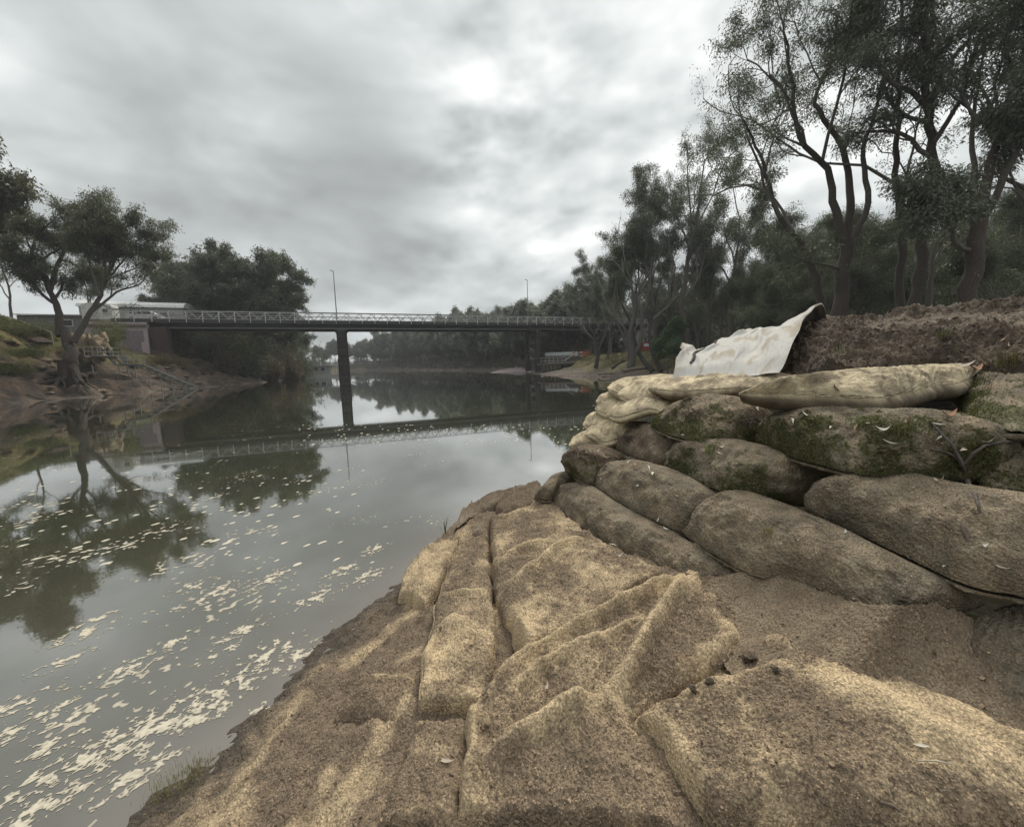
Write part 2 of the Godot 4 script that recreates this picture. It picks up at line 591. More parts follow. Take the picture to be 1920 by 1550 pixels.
# A filled bag in the wall. S: seam along its front foot, T: where it runs under the bag above; both as points in space.
# o: bulge, drop (belly under the seam), clean, fresh, moss, step, wrinkle
func bag(called: String, label: String, S: Array, T: Array, o: Dictionary, group := "sandbags of the river wall") -> Node3D:
	var step: float = o.get("step", 0.013)
	var bulge: float = o.get("bulge", 0.12)
	var drop: float = o.get("drop", 0.04)
	var len_ := maxf(length_of(S), length_of(T))
	var nt := clampi(int(len_ / step), 14, 190)
	var A := dense(S, nt)
	var B := dense(T, nt)
	# the top never stands nearer to the eye than the foot below it
	var far := []
	for i in nt:
		far.append(maxf(B[i].distance_to(EYE), A[i].distance_to(EYE) + 0.03))
	for i in nt:
		var m := 0.0
		var c := 0
		for k in range(maxi(i - 4, 0), mini(i + 5, nt)):
			m += far[k]
			c += 1
		B[i] = EYE + (B[i] - EYE).normalized() * (m / c)
	var wide := 0.0
	for i in nt:
		wide = maxf(wide, A[i].distance_to(B[i]))
	var ns := clampi(int(wide * 1.4 / step), 12, 90)
	var nb := 9
	var body: Color = o.get("cloth", AGED)
	var soil: Color = o.get("soil", SAND)
	var bias: float = o.get("dirt", 0.0)
	var moss: float = o.get("moss", 0.0)
	var wr: float = o.get("wrinkle", 0.02)
	var te: float = o.get("round", 0.24)
	var belly: float = o.get("belly", 0.0)
	var ends: float = o.get("ends", 0.06)
	var full: float = o.get("full", 0.62)
	var centre: Vector3 = (A[nt / 2] + B[nt / 2]) * 0.5
	# outward direction along the bag, smoothed so that the ends keep the way the middle faces
	var raw := []
	var mean := Vector3.ZERO
	for i in nt:
		var ax: Vector3 = A[mini(i + 3, nt - 1)] - A[maxi(i - 3, 0)] + B[mini(i + 3, nt - 1)] - B[maxi(i - 3, 0)]
		var q: Vector3 = ax.normalized().cross(B[i] - A[i])
		if q.dot((EYE - A[i]).normalized() + Vector3.UP) < 0.0:
			q = -q
		raw.append(q)
		mean += q
	mean = mean.normalized()
	var mb := MB.new()
	var moss_at := []
	var moss_tint := []
	var seam := []
	var reach := nt / 5
	for i in nt:
		var t := float(i) / (nt - 1)
		var a: Vector3 = A[i]
		var b: Vector3 = B[i]
		var n := mean * 0.02
		for k in range(maxi(i - reach, 0), mini(i + reach + 1, nt), 3):
			n += raw[k]
		n = (n.normalized() + mean * 0.4).normalized()
		var q := minf(t, 1.0 - t) / te
		var e := lerpf(ends, 1.0, pow(sin(PI * 0.5 * minf(q, 1.0)), 0.6))
		var back := -Vector3(mean.x, 0.0, mean.z).normalized()
		seam.append(a - centre)
		for j in ns + nb:
			var p: Vector3
			var s := 0.0
			var out := n
			var under_dirt := 0.0
			if j < ns:
				s = float(j) / (ns - 1)
				var lift := pow(sin(PI * clampf(s * 0.97 + 0.015, 0.0, 1.0)), full) * bulge * e
				p = a.lerp(b, s) + n * lift
				var big := nf.get_noise_3dv(p * 2.2) * (0.018 if o.get("smooth", false) else 0.06) + nz.get_noise_3dv(p * 7.0) * (0.005 if o.get("smooth", false) else 0.013)
				# folds gathered at the ends and hanging from the seam
				var fold := nz.get_noise_3d(t * len_ * 16.0 + centre.x * 9.0, s * 1.6, centre.z * 5.0) * wr * (0.55 + 0.9 * (1.0 - e)) * sin(PI * minf(s + 0.12, 1.0))
				var fine := nf.get_noise_3dv(p * 26.0) * 0.009 + nz.get_noise_3dv(p * 85.0) * 0.003
				p += n * ((big + fold) * (0.2 + 0.8 * sin(PI * s)) + fine * (0.3 if o.get("smooth", false) else 1.0))
			else:
				# behind and underneath, back to the seam
				var k := float(j - ns) / (nb - 1)
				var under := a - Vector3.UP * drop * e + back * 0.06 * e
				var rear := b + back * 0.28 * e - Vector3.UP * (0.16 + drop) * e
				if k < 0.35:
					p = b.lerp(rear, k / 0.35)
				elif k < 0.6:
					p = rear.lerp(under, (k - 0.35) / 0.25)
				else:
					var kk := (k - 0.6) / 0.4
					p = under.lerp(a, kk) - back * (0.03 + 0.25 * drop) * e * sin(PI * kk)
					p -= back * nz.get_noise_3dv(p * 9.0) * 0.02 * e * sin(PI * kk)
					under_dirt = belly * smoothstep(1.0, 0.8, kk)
				s = 0.0
			var dirt := clampf(nf.get_noise_3dv(p * 3.0) * 1.5 + nf.get_noise_3dv(p * 13.0) * 0.8 + nz.get_noise_3dv(p * 60.0) * 0.25 + 0.5 + bias, 0.0, 1.0)
			var col := body.lerp(soil, dirt * 0.9)
			col *= 0.92 + 0.55 * nf.get_noise_3dv(p * 4.0 + Vector3(7, 3, 1))
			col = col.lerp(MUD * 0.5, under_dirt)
			if j < ns and dirt > 0.62 and step < 0.02 and rng.randf() < o.get("crumbs", 0.22):
				crumb(p + out * 0.002, rng.randf_range(0.0015, 0.0045) * (1.8 if rng.randf() < 0.04 else 1.0), soil * 0.9)
			if moss > 0.0 and j < ns:
				var mo := clampf((nf.get_noise_3dv(p * 2.2 + Vector3(3, 9, 4)) * 1.0 + nf.get_noise_3dv(p * 11.0) * 0.5 + (moss - 0.22) + (0.42 - s) * 1.1) * 2.0, 0.0, 1.0)
				col = col.lerp(MOSS * (0.75 + 0.5 * nz.get_noise_3dv(p * 30.0)), mo * 0.8)
				if rng.randf() < mo * 0.55:
					moss_at.append(Transform3D(Basis.from_euler(Vector3(rng.randf() * TAU, rng.randf() * TAU, 0)) * Basis.from_scale(Vector3.ONE * rng.randf_range(0.005, 0.012)), p - centre + out * 0.003))
					moss_tint.append(MOSS * rng.randf_range(0.6, 1.7))
			if j < ns:
				note(p)
			mb.v.append(p - centre)
			mb.c.append(col)
	mb.grid(nt, ns + nb)
	for cap in [0, nt - 1]:   # round off and close the two ends
		var w := ns + nb
		var mid := Vector3.ZERO
		for j in w:
			mid += mb.v[cap * w + j] / w
		var away: Vector3 = (A[cap] + B[cap] - A[nt / 2] - B[nt / 2]).normalized() * 0.2 * ends
		var last: int = cap * w
		for k in range(1, 5):
			var g := PI * 0.5 * k / 4.0
			var first := mb.v.size()
			for j in w:
				var q: Vector3 = mb.v[cap * w + j]
				var r := mid + (q - mid) * maxf(cos(g), 0.02) + away * sin(g)
				mb.v.append(r + (q - mid).normalized() * nf.get_noise_3dv((r + centre) * 20.0) * 0.008 * cos(g))
				mb.c.append(mb.c[cap * w + mini(j, ns - 1)])
			for j in w:
				var j2 := (j + 1) % w
				if cap:
					mb.ix.append_array(PackedInt32Array([last + j, last + j2, first + j, last + j2, first + j2, first + j]))
				else:
					mb.ix.append_array(PackedInt32Array([last + j, first + j, last + j2, last + j2, first + j, first + j2]))
			last = first
	var root := base(called, centre, label, "sandbag", group)
	put(mb, "sack", o.get("mat", M.sack), root, true)
	if o.get("seam", false):
		var sm := MB.new()
		sm.tint = body * 0.9
		var r := []
		var path := []
		for i in range(0, nt, 2):
			path.append(seam[i] + Vector3(nz.get_noise_1d(i * 0.9), nz.get_noise_1d(i * 0.8 + 40), 0) * 0.007)
			r.append(0.0055 + 0.002 * nz.get_noise_1d(i * 1.7))
		sm.tube(path, r, 5, true)
		for k in int(len_ * 40):
			var p: Vector3 = seam[rng.randi() % nt]
			sm.tube([p, p + Vector3(rng.randf_range(-0.02, 0.02), rng.randf_range(-0.03, 0.008), rng.randf_range(0.0, 0.02))], [0.0012, 0.0006], 3)
		put(sm, "stitched_edge", M.sack, root)
	if moss_at.size():
		multi("moss", M.moss_mesh, moss_at, moss_tint, root)
	return root

# Loose sand washed against the foot of the wall
func drift(A: Array, B: Array) -> void:
	var n := 170
	var m := 60
	A = dense(A, n)
	B = dense(B, n)
	var b := MB.new()
	for i in n:
		for j in m:
			var v := float(j) / (m - 1)
			var p: Vector3 = A[i].lerp(B[i], v)
			p.y -= 0.05 * sin(PI * v) * (1.0 - 0.3 * v)
			p.y += nf.get_noise_3dv(p * 5.0) * 0.025 + nf.get_noise_3dv(p * 26.0) * 0.010 + nz.get_noise_3dv(p * 80.0) * 0.003
			var col := MUD.lerp(SAND, clampf(0.45 + nf.get_noise_3dv(p * 4.0) + rng.randf_range(-0.15, 0.15), 0.0, 1.0))
			if rng.randf() < 0.35:
				crumb(p, rng.randf_range(0.002, 0.007) * (2.0 if rng.randf() < 0.03 else 1.0), MUD)
			note(p)
			b.v.append(p)
			b.c.append(col)
	b.grid(n, m)
	tag(put(b, "sand_drift", M.sack, null, true), "", "", "", "structure")

# A flat bag or a draped cloth lying on the lower slope: ruled between two edges, with folds.
func drape(called: String, label: String, A_px: Array, B_px: Array, o: Dictionary, group := "flat sandbags on the lower slope") -> Node3D:
	var step: float = o.get("step", 0.0105)
	var thick: float = o.get("thick", 0.06)
	var base_lift: float = o.get("lift", 0.0)
	var A := pts_slab(A_px)
	var B := pts_slab(B_px)
	var nu := clampi(int(maxf(length_of(A), length_of(B)) / step), 10, 260)
	A = dense(A, nu)
	B = dense(B, nu)
	var wide := 0.0
	for i in nu:
		wide = maxf(wide, A[i].distance_to(B[i]))
	var nv := clampi(int(wide / step), 10, 240)
	var r: float = o.get("round", 0.07)
	var rb: float = o.get("round_b", r)
	var folds := []
	for f in o.get("folds", []):
		var l := []
		for q in pts_slab(f[0]):
			l.append(Vector2(q.x, q.z))
		folds.append([l, f[1], f[2]])
	var body: Color = o.get("cloth", FABRIC)
	var bias: float = o.get("dirt", 0.0)
	var len_u := length_of(A)
	var mb := MB.new()
	var centre: Vector3 = (A[nu / 2] + B[nu / 2]) * 0.5
	for i in nu:
		var u := float(i) / (nu - 1)
		var w: float = A[i].distance_to(B[i])
		for j in nv:
			var v := float(j) / (nv - 1)
			var p: Vector3 = A[i].lerp(B[i], v)
			# ragged outline
			p.x += nz.get_noise_3d(p.z * 4.0, centre.x, 1.0) * 0.02
			var du := minf(u, 1.0 - u) * len_u
			var dv := minf(v, 1.0 - v) * w
			var e1 := clampf(du / r, 0.0, 1.0)
			var e2 := minf(clampf(v * w / r, 0.0, 1.0), clampf((1.0 - v) * w / rb, 0.0, 1.0))
			var e := sqrt(1.0 - pow(1.0 - e1, 2.0)) * sqrt(1.0 - pow(1.0 - e2, 2.0))
			var pillow := thick * e * (0.72 + 0.28 * sin(PI * u) * sin(PI * v))
			var crest := 0.0
			var clean := 0.0
			var xz := Vector2(p.x, p.z)
			for f in folds:
				var d := 1e9
				var l: Array = f[0]
				var last := l.size() - 2
				var along := 0.0
				for k in l.size() - 1:
					var dk := seg_dist(xz, l[k], l[k + 1])
					if dk < d:
						d = dk
						along = k + clampf((xz - l[k]).dot(l[k + 1] - l[k]) / maxf((l[k + 1] - l[k]).length_squared(), 1e-9), 0.0, 1.0)
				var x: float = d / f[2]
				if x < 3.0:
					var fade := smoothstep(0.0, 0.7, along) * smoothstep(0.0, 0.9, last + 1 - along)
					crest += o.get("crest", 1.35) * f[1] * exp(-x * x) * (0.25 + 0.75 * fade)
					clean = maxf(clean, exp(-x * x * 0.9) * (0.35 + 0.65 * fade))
			var h := slab_h(p.x, p.z) + base_lift
			var lump := nf.get_noise_3d(p.x * 2.4, centre.x * 7.0, p.z * 2.4) * 0.04 + nf.get_noise_3d(p.x * 7.0, 2.0, p.z * 7.0) * 0.011
			var fine := nf.get_noise_3d(p.x * 26.0, 5.0, p.z * 26.0) * (0.006 + 0.010 * (1.0 - clean)) + nz.get_noise_3d(p.x * 85.0, 5.0, p.z * 85.0) * 0.003
			p.y = h + pillow + (crest + lump) * e + fine - 0.045 * (1.0 - e)
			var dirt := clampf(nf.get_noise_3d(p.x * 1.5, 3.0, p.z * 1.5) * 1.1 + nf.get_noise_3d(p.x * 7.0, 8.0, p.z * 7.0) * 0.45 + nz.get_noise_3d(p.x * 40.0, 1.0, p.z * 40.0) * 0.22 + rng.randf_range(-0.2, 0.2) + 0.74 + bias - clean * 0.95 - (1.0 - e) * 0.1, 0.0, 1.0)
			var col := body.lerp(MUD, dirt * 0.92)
			col *= 0.95 + 0.35 * nf.get_noise_3dv(p * 6.0)
			if dirt > 0.55 and rng.randf() < o.get("crumbs", 0.36):
				crumb(p, rng.randf_range(0.002, 0.006) * (2.4 if rng.randf() < 0.015 else 1.0), MUD)
			note(p)
			mb.v.append(p - centre)
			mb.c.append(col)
	mb.grid(nu, nv, true)
	var root := base(called, centre, label, o.get("category", "sandbag"), group)
	put(mb, o.get("part", "sack"), M.sack, root, true)
	if o.get("seam", false):
		var sm := MB.new()
		sm.tint = body * 0.85
		var path := []
		var rr := []
		for i in range(2, nu - 2, 3):
			path.append(mb.v[i * nv + o.get("seam_at", 3)] + Vector3(0, 0.004, 0))
			rr.append(0.005)
		sm.tube(path, rr, 5, true)
		put(sm, "stitched_edge", M.sack, root)
	return root

# ---------------------------------------------------------------- trees
func spray_mesh(count: int, reach: float, leaf: float, wide: float, droop: float, seed_: int) -> ArrayMesh:
	var g := RandomNumberGenerator.new()
	g.seed = seed_
	var b := MB.new()
	for i in count:
		var o := Vector3(g.randfn(0, 0.45), g.randfn(0, 0.38), g.randfn(0, 0.45)) * reach
		var yaw := g.randf() * TAU
		var d := Vector3(cos(yaw), -droop * g.randf_range(0.2, 1.6) + 0.15, sin(yaw)).normalized()
		var side := d.cross(Vector3(g.randfn(0, 1), g.randfn(0, 1), g.randfn(0, 1))).normalized() * wide * g.randf_range(0.7, 1.3)
		var l := leaf * g.randf_range(0.65, 1.35)
		b.tint = Color.WHITE * g.randf_range(0.7, 1.3)
		b.face(o, o + d * l * 0.45 + side, o + d * l - Vector3(0, 0.12 * l, 0), o + d * l * 0.45 - side)
	return b.mesh(M.leaf)

class Grower:
	var g := RandomNumberGenerator.new()
	var wood := MB.new()
	var at: Array = []
	var tint: Array = []
	var levels := 3
	var kids := 4
	var up := 0.25
	var gnarl := 0.22
	var spread := 0.8
	var clump := 6
	var puff := 0.5
	var size := 1.0
	var leaf_tint := Color(0.055, 0.066, 0.036)
	var bark := Color(0.10, 0.085, 0.07)
	var pale := Color(0.26, 0.23, 0.19)
	var bare := 0.0

	func spray(p: Vector3, bright: float) -> void:
		var s := size * g.randf_range(0.7, 1.3)
		at.append(Transform3D(Basis.from_euler(Vector3(g.randf_range(-0.5, 0.5), g.randf() * TAU, g.randf_range(-0.5, 0.5))) * Basis.from_scale(Vector3(s, s, s)), p))
		tint.append(leaf_tint * (bright * g.randf_range(0.75, 1.3)))

	func limb(pts: Array, r0: float, r1: float, level: int, from := 0.35) -> void:
		var m := pts.size()
		var rr := []
		for i in m:
			rr.append(lerpf(r0, r1, pow(float(i) / (m - 1), 0.8)))
		wood.tint = bark.lerp(pale, clampf((0.26 - r0) / 0.22 + g.randf_range(-0.25, 0.1), 0.0, 1.0))
		wood.tube(pts, rr, 9 if r0 > 0.25 else 6 if r0 > 0.08 else 4 if r0 > 0.03 else 3)
		if level >= levels:
			if g.randf() < bare:
				return
			var bright := g.randf_range(0.75, 1.25)
			for k in clump:
				var u := g.randf_range(0.35, 1.05) * (m - 1)
				var i := clampi(int(u), 0, m - 2)
				var p: Vector3 = pts[i].lerp(pts[i + 1], u - i)
				spray(p + Vector3(g.randfn(0, 0.5), g.randfn(0, 0.35) - 0.1, g.randfn(0, 0.5)) * puff, bright)
			return
		var total := 0.0
		for i in m - 1:
			total += pts[i].distance_to(pts[i + 1])
		var n := kids + g.randi_range(-1, 1)
		for k in n + 1:
			var t := lerpf(from, 1.0, (k + g.randf_range(0.1, 0.9)) / (n + 1)) if k < n else 1.0
			var u := t * (m - 1)
			var i := clampi(int(u), 0, m - 2)
			var p: Vector3 = pts[i].lerp(pts[i + 1], u - i)
			var ax: Vector3 = (pts[i + 1] - pts[i]).normalized()
			var perp := ax.cross(Vector3(g.randfn(0, 1), g.randfn(0, 1), g.randfn(0, 1))).normalized()
			var d := (ax + perp * spread * g.randf_range(0.6, 1.4) * (0.45 if k == n else 1.0)).normalized()
			var l := total * g.randf_range(0.34, 0.58) * (1.15 - 0.4 * t)
			if level == 0:
				l *= 1.0
			shoot(p, d, maxf(l, 0.5), lerpf(r0, r1, pow(t, 0.8)) * (0.62 if k < n else 0.9), level + 1)

	func shoot(p: Vector3, d: Vector3, l: float, r: float, level: int) -> void:
		var m := 5 if level < levels else 4
		var pts := [p]
		var q := d
		for i in m:
			q = (q + Vector3(g.randfn(0, 1), g.randfn(0, 1), g.randfn(0, 1)) * gnarl + Vector3.UP * up * 0.35).normalized()
			p += q * l / m
			pts.append(p)
		limb(pts, r, r * (0.55 if level < levels else 0.3), level, 0.3)

func finish_tree(t: Grower, called: String, where: Vector3, label: String, group := "", leaves := "spray") -> Node3D:
	var root := base(called, where, label, "tree", group)
	put(t.wood, "trunk", M.bark, root)
	if t.at.size():
		multi("crown", M[leaves], t.at, t.tint, root)
	return root

# A gum of a given height grown from its foot. lean: sideways travel of the top.
func gum(called: String, where: Vector3, h: float, seed_: int, label: String, o := {}, group := "") -> Node3D:
	var t := Grower.new()
	t.g.seed = seed_
	for k in ["levels", "kids", "up", "gnarl", "spread", "clump", "puff", "size", "leaf_tint", "bark", "pale", "bare"]:
		if o.has(k): t.set(k, o[k])
	var lean: Vector3 = o.get("lean", Vector3.ZERO)
	var stems: int = o.get("stems", 1)
	var r: float = o.get("r", h * 0.016)
	for s in stems:
		var pts := [Vector3(0, -0.4, 0)]
		var off: Vector3 = Vector3(t.g.randfn(0, 1), 0, t.g.randfn(0, 1)) * h * o.get("sway", 0.035)
		var out := Vector3.ZERO
		if stems > 1:
			var a := TAU * s / stems + t.g.randf()
			out = Vector3(cos(a), 0, sin(a)) * h * o.get("fork", 0.16)
		for i in range(1, 8):
			var u := i / 7.0
			pts.append(Vector3(0, h * 0.77 * u * (1.0 - 0.12 * s), 0) + lean * u * u + out * u + off * sin(u * 5.0 + s) + Vector3(t.g.randfn(0, 1), 0, t.g.randfn(0, 1)) * h * 0.008)
		t.limb(pts, r * (0.8 if s else 1.0), r * 0.25, 0, o.get("from", 0.35))
	# flare at the foot
	return finish_tree(t, called, where, label, group, o.get("leaves", "spray"))

# A tree whose limbs follow given lines: each [[px, py, depth]...], r0, r1, level, from]
func drawn(called: String, foot: Vector3, limbs: Array, seed_: int, label: String, o := {}) -> Node3D:
	var t := Grower.new()
	t.g.seed = seed_
	for k in ["levels", "kids", "up", "gnarl", "spread", "clump", "puff", "size", "leaf_tint", "bark", "pale", "bare"]:
		if o.has(k): t.set(k, o[k])
	for l in limbs:
		var pts := []
		for q in l[0]:
			pts.append(at(q[0], q[1], q[2]) - foot)
		pts = dense(pts, pts.size() * 3)
		for i in range(1, pts.size() - 1):
			pts[i] += Vector3(t.g.randfn(0, 1), 0, t.g.randfn(0, 1)) * l[1] * 0.12
		t.limb(pts, l[1] * o.get("thin", 1.0), l[2] * o.get("thin", 1.0), l[3], l[4])
	return finish_tree(t, called, foot, label, "", o.get("leaves", "spray"))

func shrub(called: String, where: Vector3, w: float, h: float, seed_: int, label: String, tint: Color, n := 260, group := "", leaves := "spray") -> Node3D:
	var t := Grower.new()
	t.g.seed = seed_
	t.leaf_tint = tint
	t.size = 0.7
	t.wood.tint = Color(0.075, 0.06, 0.045)
	for i in 9:
		var a := t.g.randf() * TAU
		var d := Vector3(cos(a) * w * 0.4, h * t.g.randf_range(0.5, 0.95), sin(a) * w * 0.4)
		t.wood.tube([Vector3.ZERO, d * 0.5 + Vector3(0, 0.1 * h, 0), d], [0.05, 0.03, 0.012], 4)
	for i in n:
		var v := Vector3(t.g.randfn(0, 1), t.g.randfn(0, 1), t.g.randfn(0, 1)).normalized() * pow(t.g.randf(), 0.45)
		var lump := 0.8 + 0.45 * nz.get_noise_3dv(v * 3.0 + where)
		t.spray(Vector3(v.x * w * 0.5, h * 0.5 + v.y * h * 0.5, v.z * w * 0.5) * lump, 1.0 + 0.3 * nz.get_noise_3dv(v * 5.0))
	var root := base(called, where, label, "shrub", group)
	put(t.wood, "stems", M.bark, root)
	multi("foliage", M[leaves], t.at, t.tint, root)
	return root

# A tussock of grass or reed: blades as curved strips
func tuft(called: String, where: Vector3, n: int, h: float, w: float, tint: Color, label: String, category := "grass", group := "") -> Node3D:
	var b := MB.new()
	for i in n:
		var a := rng.randf() * TAU
		var p := Vector3(rng.randfn(0, 0.3), 0, rng.randfn(0, 0.3)) * w
		var l := h * rng.randf_range(0.5, 1.1)
		var d := Vector3(cos(a), 0, sin(a)) * rng.randf_range(0.1, 0.75) * l
		var s := Vector3(-sin(a), 0, cos(a)) * h * 0.013
		b.tint = tint * rng.randf_range(0.6, 1.4)
		var q := p + Vector3(0, l * 0.6, 0) + d * 0.35
		b.face(p - s, q - s, q + s, p + s)
		b.tri(q - s, p + d + Vector3(0, l * 0.82, 0), q + s)
	var o := put(b, called, M.blade)
	o.position = where
	tag(o, label, category, group)
	return o

# ---------------------------------------------------------------- the bridge and what stands about
const BX := Vector3(0.928, 0, -0.371)
const BZ := Vector3(0.371, 0, 0.928)
const B0 := Vector3(-28.4, 0, -71)

func bridge_at(x: float, y: float, z: float) -> Vector3:
	return B0 + BX * x + Vector3(0, y, 0) + BZ * z

func build_bridge() -> void:
	var root := base("road_bridge", Vector3.ZERO, "long low steel road bridge with pale railings crossing the river on dark columns", "bridge")
	root.transform = Transform3D(Basis(BX, Vector3.UP, BZ), B0)
	var t0 := -30.0
	var t1 := 96.0
	var b := MB.new()
	b.tint = Color(0.06, 0.06, 0.062)
	b.boxat((t0 + t1) / 2, 9.72, -3.3, t1 - t0, 0.22, 7.4)
	put(b, "deck", M.metal, root)
	b = MB.new()
	b.tint = Color(0.028, 0.028, 0.03)
	b.boxat((t0 + t1) / 2, 9.66, 0.46, t1 - t0, 0.5, 0.06)
	put(b, "deck_edge", M.metal, root)
	for z in [-0.3, -6.2]:
		b = MB.new()
		b.tint = Color(0.045, 0.045, 0.05)
		b.boxat((t0 + t1) / 2, 9.36, z, t1 - t0, 0.24, 0.3)
		b.tint = Color(0.03, 0.03, 0.033)
		b.boxat((t0 + t1) / 2, 9.03, z - 0.12, t1 - t0, 0.42, 0.04)
		b.tint = Color(0.045, 0.045, 0.05)
		b.boxat((t0 + t1) / 2, 8.72, z, t1 - t0, 0.16, 0.42)
		b.tint = Color(0.16, 0.16, 0.16)
		b.boxat((t0 + t1) / 2, 8.70, z + 0.24, t1 - t0, 0.12, 0.03)
		put(b, "girder", M.metal, root)
		var x := t0 + 1.0
		var k := 0
		while x < t1:
			b = MB.new()
			b.tint = Color(0.04, 0.04, 0.045)
			b.bar(Vector3(x, 8.78, z), Vector3(x + 0.95, 9.28, z), 0.1, 0.09)
			b.bar(Vector3(x + 1.9, 8.78, z), Vector3(x + 0.95, 9.28, z), 0.1, 0.09)
			put(b, "girder_lattice", M.metal, root)
			x += 1.9
	# cross beams and hangers
	var x := t0 + 1.0
	while x < t1:
		b = MB.new()
		b.tint = Color(0.05, 0.05, 0.055)
		b.boxat(x, 9.42, -3.3, 0.22, 0.36, 7.2)
		put(b, "cross_beam", M.metal, root)
		x += 3.8
	# railing: a post every two metres on the near side, four thin rails, and the heavier truss rail behind
	x = t0 + 0.6
	while x < t1:
		b = MB.new()
		b.tint = Color(0.72, 0.72, 0.69)
		b.boxat(x, 10.32, 0.56, 0.09, 1.62, 0.09)
		put(b, "railing_post", M.paint, root)
		x += 2.05
	for y in [10.02, 10.3, 10.58, 10.84, 11.08]:
		b = MB.new()
		b.tint = Color(0.66, 0.67, 0.64)
		b.boxat((t0 + t1) / 2, y, 0.49, t1 - t0, 0.045 if y < 11.0 else 0.08, 0.04)
		put(b, "rail", M.paint, root)
	for z in [-0.35, -6.3]:
		b = MB.new()
		b.tint = Color(0.13, 0.13, 0.135)
		b.boxat((t0 + t1) / 2, 11.28, z, t1 - t0, 0.14, 0.18)
		put(b, "truss_top_chord", M.metal, root)
		b = MB.new()
		b.tint = Color(0.16, 0.16, 0.16)
		b.boxat((t0 + t1) / 2, 10.0, z, t1 - t0, 0.12, 0.16)
		put(b, "truss_bottom_chord", M.metal, root)
		x = t0
		while x < t1 - 1:
			b = MB.new()
			b.tint = Color(0.45, 0.45, 0.44)
			b.bar(Vector3(x, 10.05, z), Vector3(x + 1.0, 11.22, z), 0.09, 0.1)
			b.bar(Vector3(x + 1.0, 11.22, z), Vector3(x + 2.0, 10.05, z), 0.09, 0.1)
			put(b, "truss_diagonal", M.paint, root)
			x += 2.0
	# river piers, each a pair of columns
	for p in [[0.0, 0.86], [37.0, 0.6], [70.0, 0.6]]:
		for z in [-0.9, -5.7]:
			b = MB.new()
			b.tint = Color(0.05, 0.047, 0.043)
			var r: float = p[1]
			var bot := -2.5 if p[0] < 60 else 1.0
			b.tube([Vector3(p[0], bot, z), Vector3(p[0], 3.4, z), Vector3(p[0], 3.45, z), Vector3(p[0], 3.6, z), Vector3(p[0], 3.65, z), Vector3(p[0], 8.3, z)], [r * 1.1, r * 1.06, r * 1.14, r * 1.14, r, r * 0.98], 18, true)
			put(b, "pier_column", M.column, root)
			b = MB.new()
			b.tint = Color(0.05, 0.05, 0.05)
			b.tube([Vector3(p[0], 8.28, z), Vector3(p[0], 8.45, z), Vector3(p[0], 8.64, z)], [r * 1.0, r * 1.25, r * 1.25], 18, true)
			put(b, "column_cap", M.metal, root)
		# web plate with two oval openings between the columns
		for y in [8.15, 6.4, 4.5, 2.7]:
			b = MB.new()
			b.tint = Color(0.06, 0.06, 0.062)
			b.boxat(p[0], y, -3.3, 0.3, 0.35, 4.0)
			put(b, "pier_strut", M.metal, root)
		for c in [7.25, 5.45, 3.6]:
			b = MB.new()
			b.tint = Color(0.15, 0.15, 0.155)
			var ring := []
			var rr := []
			for i in 21:
				var a := TAU * i / 20
				ring.append(Vector3(p[0], c + 0.75 * sin(a), -3.3 + 1.5 * cos(a)))
				rr.append(0.1)
			b.tube(ring, rr, 5)
			put(b, "pier_ring", M.metal, root)
	# trestle legs of the approach over the right bank
	x = 58.0
	while x < t1:
		for z in [-0.8, -5.8]:
			b = MB.new()
			b.tint = Color(0.07, 0.06, 0.05)
			b.bar(Vector3(x, 1.5, z), Vector3(x, 9.3, z), 0.4, 0.4)
			put(b, "trestle_leg", M.bark, root)
		x += 7.5
	# lamp poles
	for p in [[-0.6, 19.4, "tall slim grey light pole over the left river pier of the bridge"], [37.6, 19.6, "thin grey light pole on the bridge over the right pair of columns"]]:
		var l := base("light_pole", bridge_at(p[0], 9.83, -6.6), p[2], "light pole", "light poles on the bridge")
		b = MB.new()
		b.tint = Color(0.2, 0.2, 0.21)
		b.tube([Vector3.ZERO, Vector3(0, p[1] - 9.83, 0)], [0.11, 0.06], 8, true)
		put(b, "pole", M.metal, l)
		b = MB.new()
		b.tint = Color(0.25, 0.25, 0.25)
		b.bar(Vector3(0, p[1] - 9.8, 0), Vector3(-0.5, p[1] - 9.72, 0.25), 0.12, 0.1)
		put(b, "lamp_head", M.metal, l)
	# abutment on the left bank
	var ab := base("bridge_abutment", bridge_at(-27.2, 0, -3), "grey concrete abutment under the left end of the bridge", "abutment")
	ab.basis = Basis(BX, Vector3.UP, BZ)
	b = MB.new()
	b.tint = Color(0.40, 0.47, 0.47)
	b.boxat(-2.2, 6.3, 0.4, 7.0, 6.2, 7.0)
	put(b, "wall", M.concrete, ab)
	b = MB.new()
	b.tint = Color(0.22, 0.24, 0.265)
	b.boxat(-0.4, 5.9, 3.96, 2.4, 4.6, 0.16)
	put(b, "painted_panel", M.concrete, ab)
	b = MB.new()
	b.tint = Color(0.45, 0.47, 0.48)
	b.boxat(0.95, 5.3, 4.1, 0.8, 2.6, 0.2)
	put(b, "pale_panel", M.concrete, ab)
	b = MB.new()
	b.tint = Color(0.055, 0.05, 0.045)
	b.boxat(2.6, 5.6, 3.0, 1.9, 6.4, 1.8)
	b.boxat(2.6, 5.6, -2.6, 1.9, 6.4, 1.8)
	put(b, "dark_pier", M.concrete, ab)
	b = MB.new()
	b.tint = Color(0.2, 0.2, 0.2)
	b.boxat(-2.0, 9.0, 4.05, 6.6, 0.3, 0.3)
	put(b, "ledge", M.concrete, ab)

